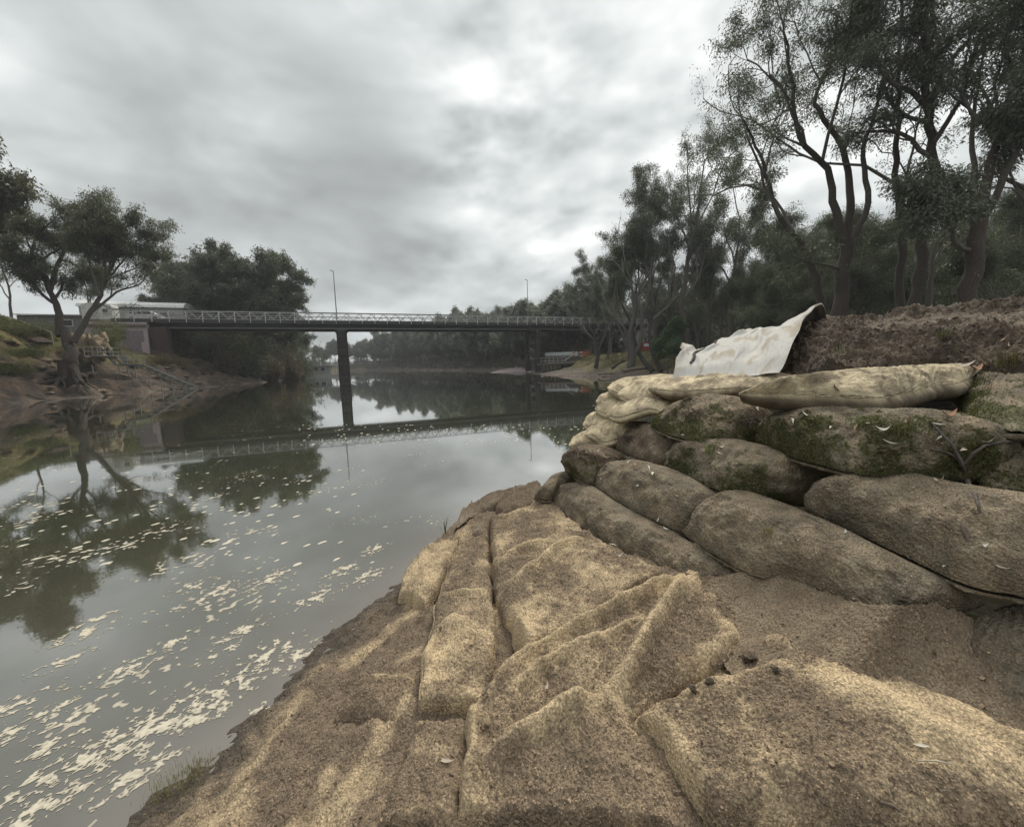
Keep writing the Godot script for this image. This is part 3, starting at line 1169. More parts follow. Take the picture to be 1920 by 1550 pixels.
func pane_of(parent: Node3D, p: Vector3, w: float, h: float, yaw := 0.0) -> void:
	var o := Node3D.new()
	var f := MB.new()
	f.tint = Color(0.7, 0.7, 0.68)
	var t := Basis(Vector3.UP, yaw)
	for q in [[0.0, h / 2, w + 0.14, 0.1], [0.0, -h / 2, w + 0.14, 0.1], [w / 2, 0.0, 0.1, h - 0.1], [-w / 2, 0.0, 0.1, h - 0.1]]:
		f.box(Transform3D(t, p + t * Vector3(q[0], q[1], 0.03)), Vector3(q[2], q[3], 0.1))
	o.free()
	var win := put(f, "window", M.paint, parent)
	var g := MB.new()
	g.tint = Color(0.03, 0.035, 0.04)
	g.box(Transform3D(t, p + t * Vector3(0, 0, 0.01)), Vector3(w - 0.1, h - 0.1, 0.03))
	put(g, "pane", M.glass, win)

func build_left_things() -> void:
	var b := MB.new()
	# long barrel roofed shed behind the bridge end
	var s := base("storage_shed", bridge_at(-31.5, 9.8, -14), "long shed with a white curved metal roof behind the left bridge end", "shed")
	s.basis = Basis(BX, Vector3.UP, BZ)
	b.tint = Color(0.42, 0.42, 0.40)
	b.boxat(0, 1.6, 0, 13.5, 3.2, 6)
	put(b, "wall", M.paint, s)
	b = MB.new()
	b.tint = Color(0.78, 0.80, 0.79)
	for i in 8:
		var a0 := PI * i / 8.0
		var a1 := PI * (i + 1) / 8.0
		var p0 := Vector3(-7, 3.15 + 1.15 * sin(a0), 3.3 * cos(a0))
		var p1 := Vector3(-7, 3.15 + 1.15 * sin(a1), 3.3 * cos(a1))
		b.face(p0, p1, p1 + Vector3(14, 0, 0), p0 + Vector3(14, 0, 0))
		b.tri(Vector3(-7, 3.15, 0), p1, p0)
		b.tri(Vector3(7, 3.15, 0), p0 + Vector3(14, 0, 0), p1 + Vector3(14, 0, 0))
	put(b, "roof", M.paint, s)
	for k in 3:
		pane_of(s, Vector3(-4.0 + k * 4.0, 1.9, 3.02), 1.2, 0.9)
	# grey roofed shed further left
	s = base("grey_shed", bridge_at(-39.5, 8.6, -9), "low grey metal shed left of the white hut at the bridge end", "shed")
	s.basis = Basis(BX, Vector3.UP, BZ)
	b = MB.new()
	b.tint = Color(0.2, 0.21, 0.21)
	b.boxat(0, 1.2, 0, 7.5, 2.4, 5)
	put(b, "wall", M.paint, s)
	b = MB.new()
	b.tint = Color(0.55, 0.57, 0.57)
	b.box(Transform3D(Basis(Vector3(1, 0, 0), 0.1), Vector3(0, 2.75, 0)), Vector3(8, 0.12, 6))
	put(b, "roof", M.paint, s)
	pane_of(s, Vector3(1.5, 1.3, 2.52), 1.6, 0.9)
	# white caravan-like hut
	s = base("white_hut", bridge_at(-31.6, 9.85, -1.2), "small white hut with a rounded roof at the left end of the bridge", "hut")
	s.basis = Basis(BX, Vector3.UP, BZ)
	b = MB.new()
	b.tint = Color(0.72, 0.72, 0.68)
	b.boxat(0, 0.95, 0, 3.3, 1.9, 2.2)
	var prev := Vector3(-1.65, 1.9, 1.1)
	for i in range(1, 9):
		var a := PI - PI * i / 8.0
		var q := Vector3(1.65 * cos(a), 1.9 + 0.42 * sin(a), 1.1)
		b.face(prev, prev - Vector3(0, 0, 2.2), q - Vector3(0, 0, 2.2), q)
		b.tri(Vector3(0, 1.9, 1.1), prev, q)
		prev = q
	put(b, "body", M.paint, s)
	b = MB.new()
	b.tint = Color(0.5, 0.5, 0.47)
	b.boxat(-0.2, 0.85, 1.11, 0.75, 1.6, 0.03)
	put(b, "door", M.paint, s)
	pane_of(s, Vector3(0.95, 1.2, 1.11), 0.7, 0.6)
	# pale car crossing
	s = base("white_car", bridge_at(-27.0, 9.85, -2.5), "pale car on the bridge deck just right of the white hut", "car")
	s.basis = Basis(BX, Vector3.UP, BZ)
	b = MB.new()
	b.tint = Color(0.7, 0.7, 0.7)
	var prof_ := [Vector2(-2.1, 0.35), Vector2(-2.1, 0.85), Vector2(-1.5, 0.95), Vector2(-0.9, 1.45), Vector2(0.8, 1.45), Vector2(1.6, 0.95), Vector2(2.1, 0.85), Vector2(2.15, 0.35)]
	for i in prof_.size():
		var a: Vector2 = prof_[i]
		var c: Vector2 = prof_[(i + 1) % prof_.size()]
		b.face(Vector3(a.x, a.y, 0.85), Vector3(a.x, a.y, -0.85), Vector3(c.x, c.y, -0.85), Vector3(c.x, c.y, 0.85))
		b.tri(Vector3(0, 0.8, 0.85), Vector3(a.x, a.y, 0.85), Vector3(c.x, c.y, 0.85))
		b.tri(Vector3(0, 0.8, -0.85), Vector3(c.x, c.y, -0.85), Vector3(a.x, a.y, -0.85))
	put(b, "body", M.paint, s)
	for w in [[-1.35, 0.8], [1.35, 0.8], [-1.35, -0.8], [1.35, -0.8]]:
		b = MB.new()
		b.tint = Color(0.02, 0.02, 0.02)
		b.tube([Vector3(w[0], 0.32, w[1] - 0.1), Vector3(w[0], 0.32, w[1] + 0.1)], [0.32, 0.32], 12, true)
		put(b, "wheel", M.metal, s)
	b = MB.new()
	b.tint = Color(0.04, 0.045, 0.05)
	b.face(Vector3(-1.25, 1.0, 0.862), Vector3(-0.8, 1.38, 0.862), Vector3(0.72, 1.38, 0.862), Vector3(1.3, 1.0, 0.862))
	put(b, "side_window", M.glass, s)
	# house glimpsed under the span
	var hp := at(316, 640, 78)
	s = base("riverside_house", Vector3(hp.x, 5.4, hp.z), "pale weatherboard house corner with a white framed window seen under the bridge", "house")
	s.basis = Basis(Vector3.UP, 0.5)
	b = MB.new()
	b.tint = Color(0.36, 0.33, 0.31)
	b.boxat(-1.0, 1.8, -3, 6, 5.0, 6)
	put(b, "wall", M.paint, s)
	pane_of(s, Vector3(0.9, 2.6, 0.02), 1.5, 1.3)
	b = MB.new()
	b.tint = Color(0.2, 0.2, 0.21)
	b.box(Transform3D(Basis(Vector3(0, 0, 1), 0.0), Vector3(-1, 4.4, -3)), Vector3(6.8, 0.2, 6.8))
	put(b, "roof", M.paint, s)

	# galvanised stair and landing going down the left bank to the water
	s = base("bank_stair", Vector3.ZERO, "grey steel stairway with handrails and a landing going down the left bank", "stairway")
	var L := [at(158, 668, 44), at(203, 669, 46.5), at(216, 684, 47), at(250, 684, 48.5), at(354, 727, 54.5)]
	for side in [0.0, 1.2]:
		var off: Vector3 = Vector3(0.25, 0, -0.95) * side
		for i in 4:
			b = MB.new()
			b.tint = Color(0.15, 0.15, 0.145)
			b.bar(L[i] + off, L[i + 1] + off, 0.09, 0.22)
			put(b, "stringer", M.metal, s)
			if i < 3:
				for hh in [0.55, 1.05]:
					b = MB.new()
					b.tint = Color(0.22, 0.22, 0.21)
					b.bar(L[i] + off + Vector3(0, hh, 0), L[i + 1] + off + Vector3(0, hh, 0), 0.05, 0.05)
					put(b, "handrail", M.metal, s)
				for k in 4:
					var p: Vector3 = L[i].lerp(L[i + 1], k / 3.0) + off
					b = MB.new()
					b.tint = Color(0.2, 0.2, 0.19)
					b.bar(p, p + Vector3(0, 1.05, 0), 0.06, 0.06)
					put(b, "rail_post", M.metal, s)
	for i in 4:
		b = MB.new()
		b.tint = Color(0.25, 0.25, 0.24)
		var off := Vector3(0.3, 0, -1.14)
		var steps := 1 if i == 0 or i == 2 else 8
		for k in steps:
			var p: Vector3 = L[i].lerp(L[i + 1], (k + 0.5) / steps) + off * 0.5 + Vector3(0, 0.08, 0)
			b.bar(p - (L[i + 1] - L[i]) * (0.5 if steps == 1 else 0.04), p + (L[i + 1] - L[i]) * (0.5 if steps == 1 else 0.04), 1.1, 0.05)
		put(b, "tread", M.metal, s)
	for q in [[172, 690], [222, 705], [238, 706], [252, 706], [278, 708], [300, 715], [322, 722]]:
		b = MB.new()
		b.tint = Color(0.26, 0.26, 0.25)
		var d := lerpf(45.0, 54.0, clampf((q[0] - 158.0) / 196.0, 0, 1))
		var top := at(q[0], 684 if q[0] < 250 else 684 + (q[0] - 250) * 0.413, d)
		b.bar(top, Vector3(top.x, ground_y(top.x, top.z) - 0.3, top.z), 0.09, 0.09)
		put(b, "support_post", M.metal, s)
	# concrete path with a handrail, higher up the grass
	s = base("bank_path_rail", Vector3.ZERO, "pale concrete steps with a thin handrail on the grassy slope at far left", "steps")
	var a0 := at(2, 611, 47)
	var a1 := at(84, 641, 45)
	for i in 12:
		b = MB.new()
		b.tint = Color(0.40, 0.40, 0.37)
		var p := a0.lerp(a1, (i + 0.5) / 12.0)
		b.box(Transform3D(Basis(Vector3.UP, -0.6), Vector3(p.x, p.y, p.z)), Vector3(0.95, 0.22, 1.2))
		put(b, "step", M.concrete, s)
	for i in 5:
		b = MB.new()
		b.tint = Color(0.34, 0.34, 0.32)
		var p := a0.lerp(a1, i / 4.0) + Vector3(0.3, 0, -0.5)
		b.bar(p - Vector3(0, 0.4, 0), p + Vector3(0, 1.1, 0), 0.06, 0.06)
		put(b, "rail_post", M.metal, s)
	b = MB.new()
	b.tint = Color(0.4, 0.4, 0.38)
	b.bar(a0 + Vector3(0.3, 1.1, -0.5), a1 + Vector3(0.3, 1.1, -0.5), 0.06, 0.06)
	put(b, "handrail", M.metal, s)

	houseboat(at(592, 706, 108), 1.0, 0.32, "white houseboat with a flat roof moored against the left bank", 11.0, true)
	houseboat(at(566, 702, 112), 1.0, 0.9, "dark hulled houseboat with a tilted white awning behind the white houseboat", 8.0, false)

func houseboat(p: Vector3, k: float, yaw: float, label: String, l: float, white: bool) -> void:
	var s := base("houseboat", Vector3(p.x, 0, p.z), label, "houseboat")
	s.basis = Basis(Vector3.UP, yaw)
	var b := MB.new()
	b.tint = Color(0.5, 0.5, 0.5) if white else Color(0.04, 0.055, 0.055)
	b.boxat(0, 0.2, 0, l, 0.7, 4.2)
	b.box(Transform3D(Basis(Vector3(0, 0, 1), 0.5), Vector3(l * 0.5 - 0.1, 0.35, 0)), Vector3(1.0, 0.5, 4.0))
	put(b, "hull", M.paint, s)
	b = MB.new()
	b.tint = Color(0.42, 0.43, 0.42) if white else Color(0.05, 0.09, 0.085)
	b.boxat(-0.3, 1.65, 0, l * 0.72, 2.2, 3.4)
	put(b, "cabin", M.paint, s)
	b = MB.new()
	b.tint = Color(0.72, 0.74, 0.74)
	if white:
		b.boxat(0.2, 2.85, 0, l * 1.02, 0.14, 4.4)
	else:
		b.box(Transform3D(Basis(Vector3(0, 0, 1), -0.14), Vector3(-0.6, 3.0, 0)), Vector3(l * 0.9, 0.1, 4.2))
	put(b, "roof", M.paint, s)
	for i in 4:
		pane_of(s, Vector3(-l * 0.27 + i * l * 0.15, 1.85, 1.72), l * 0.1, 0.9)
	for i in 5:
		b = MB.new()
		b.tint = Color(0.6, 0.6, 0.58)
		b.boxat(-l * 0.48 + i * l * 0.24, 1.65, 2.05, 0.08, 2.3, 0.08)
		put(b, "roof_post", M.paint, s)
	if white:
		b = MB.new()
		b.tint = Color(0.25, 0.26, 0.26)
		b.boxat(-0.8, 3.35, -0.4, l * 0.4, 0.8, 2.2)
		put(b, "upper_cabin", M.paint, s)
		for i in 8:
			b = MB.new()
			b.tint = Color(0.3, 0.3, 0.3)
			b.boxat(-l * 0.4 + i * l * 0.115, 3.35, 2.1, 0.05, 0.9, 0.05)
			put(b, "deck_rail_post", M.paint, s)
		b = MB.new()
		b.tint = Color(0.3, 0.3, 0.3)
		b.boxat(0, 3.8, 2.1, l * 0.84, 0.05, 0.05)
		put(b, "deck_rail", M.paint, s)
	else:
		b = MB.new()
		b.tint = Color(0.74, 0.76, 0.76)
		b.box(Transform3D(Basis(Vector3(0, 0, 1), -0.12), Vector3(0.8, 4.6, 0)), Vector3(4.6, 0.09, 3.0))
		put(b, "awning", M.paint, s)
		for i in 2:
			b = MB.new()
			b.tint = Color(0.3, 0.3, 0.3)
			b.boxat(-0.6 + i * 2.8, 3.8, 1.2, 0.07, 1.6, 0.07)
			put(b, "awning_post", M.paint, s)

func build_right_things() -> void:
	# landing stage with a ramp beyond the right columns
	var o := at(1056, 700, 78)
	var s := base("river_landing", Vector3(o.x, 0, o.z), "timber landing stage on thin piles with white railings right of the bridge columns", "landing stage")
	s.basis = Basis(Vector3.UP, 0.1)
	var b := MB.new()
	b.tint = Color(0.13, 0.10, 0.085)
	b.boxat(0, 1.75, -2, 8.6, 0.3, 4)
	put(b, "lower_deck", M.bark, s)
	b = MB.new()
	b.tint = Color(0.085, 0.07, 0.06)
	b.boxat(1.2, 2.5, -4.2, 6.2, 1.3, 2.4)
	put(b, "upper_deck", M.bark, s)
	b = MB.new()
	b.tint = Color(0.035, 0.04, 0.055)
	b.boxat(2.2, 0.95, -2.6, 3.8, 1.2, 3.2)  # dark block standing in for the shade under the landing deck
	put(b, "underdeck_shade", M.paint, s)
	for i in 9:
		for z in [-0.2, -3.6]:
			b = MB.new()
			b.tint = Color(0.07, 0.06, 0.05)
			b.bar(Vector3(-4.1 + i * 0.72, -2.0, z), Vector3(-4.1 + i * 0.72, 1.7, z), 0.2, 0.2)
			put(b, "pile", M.bark, s)
	for i in 7:
		b = MB.new()
		b.tint = Color(0.5, 0.5, 0.48)
		b.boxat(-4.2 + i * 0.8, 2.4, -0.1, 0.07, 1.1, 0.07)
		put(b, "rail_post", M.paint, s)
	for y in [2.35, 2.9]:
		b = MB.new()
		b.tint = Color(0.5, 0.5, 0.48)
		b.boxat(-1.8, y, -0.1, 4.9, 0.07, 0.06)
		put(b, "rail", M.paint, s)
	b = MB.new()
	b.tint = Color(0.52, 0.52, 0.5)
	b.bar(Vector3(0.2, 2.3, 0.0), Vector3(2.6, 3.7, 0.0), 0.1, 0.2)
	b.bar(Vector3(-0.2, 2.9, 0.0), Vector3(2.2, 4.2, 0.0), 0.06, 0.08)
	put(b, "gangway", M.paint, s)
	b = MB.new()
	b.tint = Color(0.42, 0.40, 0.38)
	b.boxat(0.6, 1.98, 0.1, 7.0, 0.1, 0.1)
	put(b, "edge_beam", M.paint, s)
	# long pale roof behind the landing
	o = at(1052, 668, 88)
	s = base("landing_shelter", Vector3(o.x, 2.15, o.z), "long low pale grey roof just behind the landing stage rails", "shelter")
	b = MB.new()
	b.tint = Color(0.58, 0.62, 0.62)
	b.tube([Vector3(-3.4, 1.4, 0), Vector3(-3.2, 1.4, 0), Vector3(3.4, 1.4, 0), Vector3(3.6, 1.4, 0)], [0.4, 0.62, 0.62, 0.4], 10, true)
	put(b, "roof", M.paint, s)
	for i in 4:
		b = MB.new()
		b.tint = Color(0.2, 0.2, 0.2)
		b.boxat(-3.0 + i * 2.0, 0.5, 0.2, 0.1, 1.8, 0.1)
		put(b, "post", M.paint, s)
	# red and white barrier, orange mesh fence
	o = at(1085, 670, 84)
	s = base("work_barrier", Vector3(o.x, o.y, o.z), "red and white striped barrier at the end of the landing stage", "barrier")
	for y in [0.35, 1.0]:
		for i in 5:
			b = MB.new()
			b.tint = Color(0.55, 0.22, 0.17) if i % 2 == 0 else Color(0.7, 0.68, 0.66)
			b.boxat(-1.0 + i * 0.5, y, 0, 0.5, 0.3, 0.06)
			put(b, "board", M.paint, s)
	for i in 2:
		b = MB.new()
		b.tint = Color(0.5, 0.48, 0.46)
		b.boxat(-0.9 + i * 1.8, 0.3, -0.06, 0.1, 1.6, 0.06)
		put(b, "leg", M.paint, s)
	o = at(1099, 669, 82)
	s = base("mesh_fence", Vector3(o.x, o.y, o.z), "short run of orange safety mesh fence at the top of the grassy bank", "fence")
	b = MB.new()
	b.tint = Color(0.62, 0.17, 0.05)
	for i in 12:
		b.boxat(-0.75 + i * 0.136, 0.6, 0, 0.05, 1.1, 0.02)
	for i in 6:
		b.boxat(0, 0.1 + i * 0.2, 0.012, 1.6, 0.05, 0.02)
	put(b, "mesh", M.paint, s)
	for i in 3:
		b = MB.new()
		b.tint = Color(0.5, 0.14, 0.05)
		b.boxat(-0.78 + i * 0.78, 0.55, -0.03, 0.06, 1.5, 0.06)
		put(b, "stake", M.paint, s)
	# white building and red vehicle glimpsed between the leaning trunks
	o = at(1195, 655, 96)
	s = base("white_building", Vector3(o.x, 3.0, o.z), "white building glimpsed between the pale leaning trees on the right bank", "building")
	b = MB.new()
	b.tint = Color(0.75, 0.76, 0.78)
	b.boxat(0, 3.2, 0, 7.0, 6.4, 5)
	put(b, "wall", M.paint, s)
	b = MB.new()
	b.tint = Color(0.55, 0.57, 0.58)
	b.box(Transform3D(Basis(Vector3(0, 0, 1), 0.05), Vector3(0, 6.6, 0)), Vector3(7.8, 0.2, 5.8))
	put(b, "roof", M.paint, s)
	for i in 3:
		pane_of(s, Vector3(-2.2 + i * 2.2, 3.8, 2.52), 0.9, 1.2)
	o = at(1210, 652, 88)
	s = base("red_truck", Vector3(o.x, 3.2, o.z), "red vehicle parked by the white building behind the trees", "truck")
	b = MB.new()
	b.tint = Color(0.35, 0.05, 0.045)
	b.boxat(0, 1.5, 0, 1.9, 1.8, 2.0)
	b.boxat(-1.5, 0.9, 0, 1.4, 0.7, 2.0)
	put(b, "body", M.paint, s)
	for w in [[-1.4, 1.0], [0.6, 1.0], [-1.4, -1.0], [0.6, -1.0]]:
		b = MB.new()
		b.tint = Color(0.02, 0.02, 0.02)
		b.tube([Vector3(w[0], 0.4, w[1] - 0.12), Vector3(w[0], 0.4, w[1] + 0.12)], [0.42, 0.42], 12, true)
		put(b, "wheel", M.metal, s)
	b = MB.new()
	b.tint = Color(0.5, 0.5, 0.5)
	b.boxat(0.0, 1.9, 1.02, 1.2, 0.6, 0.04)
	put(b, "window", M.glass, s)
	# posts along the park edge
	for q in [[1302, 648, 50], [1166, 650, 70], [1284, 655, 52], [1312, 655, 48]]:
		o = at(q[0], q[1] + 10, q[2])
		b = MB.new()
		b.tint = Color(0.12, 0.10, 0.085)
		b.bar(Vector3(0, -0.6, 0), Vector3(0, 1.0, 0), 0.16, 0.16)
		b.bar(Vector3(0, 1.0, 0), Vector3(0, 1.06, 0), 0.2, 0.2)
		var post := put(b, "timber_post", M.bark)
		post.position = Vector3(o.x, ground_y(o.x, o.z), o.z)
		tag(post, "short grey timber post on the park edge beyond the grassy bank", "post", "timber posts along the park edge")
	# concrete boat ramp: a sheet just over the far bank
	var r := MB.new()
	r.tint = Color(0.25, 0.26, 0.26)
	var near := dense([on_y(918, 699, 0.05), on_y(955, 699, 0.05), on_y(994, 699, 0.05)], 12)
	var far := dense([at(955, 688, 130), at(985, 681, 124), at(1006, 681, 118)], 12)
	for i in 12:
		for j in 14:
			var p: Vector3 = near[i].lerp(far[i], j / 13.0)
			r.v.append(Vector3(p.x, maxf(p.y, ground_y(p.x, p.z) + 0.06 if j > 9 else -9.0), p.z))
			r.c.append(r.tint)
	r.grid(12, 14)
	tag(put(r, "boat_ramp", M.concrete, null, true), "", "", "", "structure")
	# drowned logs and timber on the right mud bank
	for q in [[1168, 696, 1215, 690, 52, 0.28, "broken pale log lying on the mud in front of the leaning trees"], [1122, 702, 1152, 701, 53, 0.12, "thin grey log half sunk at the water's edge right of the landing"], [1148, 690, 1172, 676, 54, 0.2, "dark stump leaning out of the muddy right bank"]]:
		var a := at(q[0], q[1], q[4])
		var c := at(q[2], q[3], q[4] + 1.0)
		b = MB.new()
		b.tint = Color(0.17, 0.13, 0.10) if q[5] < 0.2 or q[5] > 0.25 else Color(0.06, 0.05, 0.045)
		var pts := dense([Vector3.ZERO, (c - a) * 0.5 + Vector3(0, 0.12, 0.1), c - a], 8)
		var rr := []
		for i in 8:
			rr.append(q[5] * (1.0 - 0.05 * i + 0.15 * nz.get_noise_1d(i * 2.2 + q[0])))
		b.tube(pts, rr, 9, true)
		b.tube([pts[5], pts[5] + Vector3(0.2, 0.7, 0.1)], [q[5] * 0.4, q[5] * 0.15], 5, true)
		var lg := put(b, "fallen_log", M.bark)
		lg.position = a
		tag(lg, q[6], "log")

# ---------------------------------------------------------------- the revetment
func build_slope() -> void:
	var b := MB.new()
	var step := 0.024
	var nx := int(6.6 / step)
	var nzz := int(9.0 / step)
	for i in nx:
		var x := -3.4 + i * step
		for j in nzz:
			var z := -8.2 + j * step
			var y := slab_h(x, z) - 0.03
			var p := Vector3(x, y, z)
			var f := nf.get_noise_2d(x * 1.4, z * 1.4)
			y += f * 0.05 + nf.get_noise_2d(x * 8.0, z * 8.0) * 0.022 + nf.get_noise_2d(x * 30.0, z * 30.0) * 0.012
			var wet := smoothstep(0.16, 0.0, y)
			var pale := smoothstep(0.1, 0.5, nf.get_noise_2d(x * 1.9 + 20.0, z * 1.1) + 0.12 * nf.get_noise_2d(x * 14.0, z * 14.0))
			var col := MUD.lerp(FABRIC * 0.9, pale * (1.0 - wet) * 0.75)
			col = col.lerp(Color(0.10, 0.082, 0.062), wet)
			col *= 0.95 + 0.4 * nf.get_noise_2d(x * 11.0, z * 11.0)
			if y > 0.05 and x < 2.4 and rng.randf() < 0.16 * (1.0 - pale):
				crumb(Vector3(x, y + 0.002, z), rng.randf_range(0.003, 0.009) * (2.4 if rng.randf() < 0.03 else 1.0), MUD * 0.9)
			b.v.append(Vector3(x, y, z))
			b.c.append(col)
	b.grid(nx, nzz, true)
	tag(put(b, "mud_slope", M.sack, null, true), "", "", "", "structure")

func build_lower_bags() -> void:
	# flat, draped bags of the lower slope, from the far end towards the camera
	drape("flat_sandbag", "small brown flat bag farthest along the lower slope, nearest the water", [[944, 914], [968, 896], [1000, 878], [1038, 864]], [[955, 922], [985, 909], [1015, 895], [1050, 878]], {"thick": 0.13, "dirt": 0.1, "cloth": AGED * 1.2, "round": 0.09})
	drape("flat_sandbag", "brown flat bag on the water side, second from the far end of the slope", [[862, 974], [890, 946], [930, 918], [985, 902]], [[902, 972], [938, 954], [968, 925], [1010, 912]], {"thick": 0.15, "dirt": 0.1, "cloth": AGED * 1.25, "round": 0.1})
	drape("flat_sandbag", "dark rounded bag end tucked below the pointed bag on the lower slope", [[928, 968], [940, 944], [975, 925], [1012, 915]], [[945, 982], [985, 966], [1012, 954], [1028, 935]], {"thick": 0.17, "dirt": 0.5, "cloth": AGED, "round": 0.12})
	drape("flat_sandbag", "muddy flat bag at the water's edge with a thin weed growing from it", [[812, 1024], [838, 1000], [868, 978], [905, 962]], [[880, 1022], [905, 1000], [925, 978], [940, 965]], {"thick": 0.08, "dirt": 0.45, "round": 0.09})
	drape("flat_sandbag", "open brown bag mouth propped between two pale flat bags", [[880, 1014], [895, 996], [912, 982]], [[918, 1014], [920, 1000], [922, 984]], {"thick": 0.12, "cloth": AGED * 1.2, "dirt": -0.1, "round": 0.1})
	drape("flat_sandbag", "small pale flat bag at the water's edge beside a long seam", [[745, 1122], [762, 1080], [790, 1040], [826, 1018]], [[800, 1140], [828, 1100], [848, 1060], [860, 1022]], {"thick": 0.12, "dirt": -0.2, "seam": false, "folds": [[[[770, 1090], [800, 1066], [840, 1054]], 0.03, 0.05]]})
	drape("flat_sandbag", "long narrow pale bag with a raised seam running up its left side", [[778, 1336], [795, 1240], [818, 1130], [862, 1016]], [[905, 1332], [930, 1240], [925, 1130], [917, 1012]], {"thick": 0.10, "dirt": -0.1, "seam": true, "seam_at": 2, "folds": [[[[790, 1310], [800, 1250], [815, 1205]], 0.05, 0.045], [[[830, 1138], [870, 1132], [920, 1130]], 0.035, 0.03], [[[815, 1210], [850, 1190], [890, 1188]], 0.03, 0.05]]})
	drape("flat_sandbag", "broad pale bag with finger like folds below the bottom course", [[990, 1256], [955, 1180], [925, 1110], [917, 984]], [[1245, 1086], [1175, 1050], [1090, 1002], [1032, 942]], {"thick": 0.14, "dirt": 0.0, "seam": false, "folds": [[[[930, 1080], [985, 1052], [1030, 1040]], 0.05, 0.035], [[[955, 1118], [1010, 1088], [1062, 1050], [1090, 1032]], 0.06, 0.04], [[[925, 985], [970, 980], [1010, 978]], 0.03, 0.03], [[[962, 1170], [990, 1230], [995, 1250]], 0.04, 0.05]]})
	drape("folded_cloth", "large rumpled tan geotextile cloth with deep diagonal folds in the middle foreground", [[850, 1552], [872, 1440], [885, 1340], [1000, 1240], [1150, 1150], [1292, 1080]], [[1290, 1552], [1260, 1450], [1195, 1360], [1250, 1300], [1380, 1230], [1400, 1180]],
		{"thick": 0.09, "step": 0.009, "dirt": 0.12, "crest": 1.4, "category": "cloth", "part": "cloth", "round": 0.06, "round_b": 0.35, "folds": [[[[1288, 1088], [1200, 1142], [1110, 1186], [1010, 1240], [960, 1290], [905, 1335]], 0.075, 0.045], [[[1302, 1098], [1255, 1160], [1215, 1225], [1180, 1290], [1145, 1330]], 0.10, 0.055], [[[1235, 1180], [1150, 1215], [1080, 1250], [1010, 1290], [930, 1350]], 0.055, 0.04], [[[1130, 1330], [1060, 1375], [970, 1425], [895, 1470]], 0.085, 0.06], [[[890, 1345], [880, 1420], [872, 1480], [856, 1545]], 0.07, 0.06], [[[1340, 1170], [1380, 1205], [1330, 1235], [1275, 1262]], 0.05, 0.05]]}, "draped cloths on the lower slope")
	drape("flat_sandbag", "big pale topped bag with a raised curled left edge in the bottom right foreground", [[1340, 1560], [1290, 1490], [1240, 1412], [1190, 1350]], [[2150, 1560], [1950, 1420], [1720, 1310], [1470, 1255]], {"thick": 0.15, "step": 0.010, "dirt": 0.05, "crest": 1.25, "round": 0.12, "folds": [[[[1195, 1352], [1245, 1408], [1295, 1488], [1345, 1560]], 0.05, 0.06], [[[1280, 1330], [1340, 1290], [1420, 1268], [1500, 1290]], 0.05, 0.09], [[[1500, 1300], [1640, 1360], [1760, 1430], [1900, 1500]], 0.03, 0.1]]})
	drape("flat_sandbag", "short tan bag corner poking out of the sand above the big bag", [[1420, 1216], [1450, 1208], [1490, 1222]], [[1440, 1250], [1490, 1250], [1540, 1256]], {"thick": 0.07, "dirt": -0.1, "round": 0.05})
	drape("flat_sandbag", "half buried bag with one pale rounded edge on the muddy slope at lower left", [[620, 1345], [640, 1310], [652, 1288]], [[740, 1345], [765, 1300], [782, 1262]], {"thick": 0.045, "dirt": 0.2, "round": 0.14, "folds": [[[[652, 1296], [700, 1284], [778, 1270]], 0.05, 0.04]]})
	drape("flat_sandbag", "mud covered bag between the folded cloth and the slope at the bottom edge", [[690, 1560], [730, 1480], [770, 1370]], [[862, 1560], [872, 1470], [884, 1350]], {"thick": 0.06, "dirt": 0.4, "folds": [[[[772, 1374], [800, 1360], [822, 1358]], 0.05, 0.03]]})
	drift([on_slab(1170, 1085), on_slab(1270, 1130), on_slab(1340, 1215), on_slab(1395, 1290), on_slab(1540, 1330) + Vector3(0, 0.03, 0), on_slab(1700, 1380) + Vector3(0, 0.03, 0), on_slab(1930, 1480) + Vector3(0, 0.03, 0), on_slab(2200, 1620) + Vector3(0, 0.03, 0)], [on_y(1190, 1040, 0.50), on_y(1300, 1078, 0.56), on_y(1420, 1075, 0.66), on_y(1545, 1110, 0.72), on_y(1620, 1132, 0.80), on_y(1680, 1135, 0.90), on_y(1760, 1135, 0.84), on_y(1880, 1190, 0.72), on_y(2150, 1300, 0.7)])

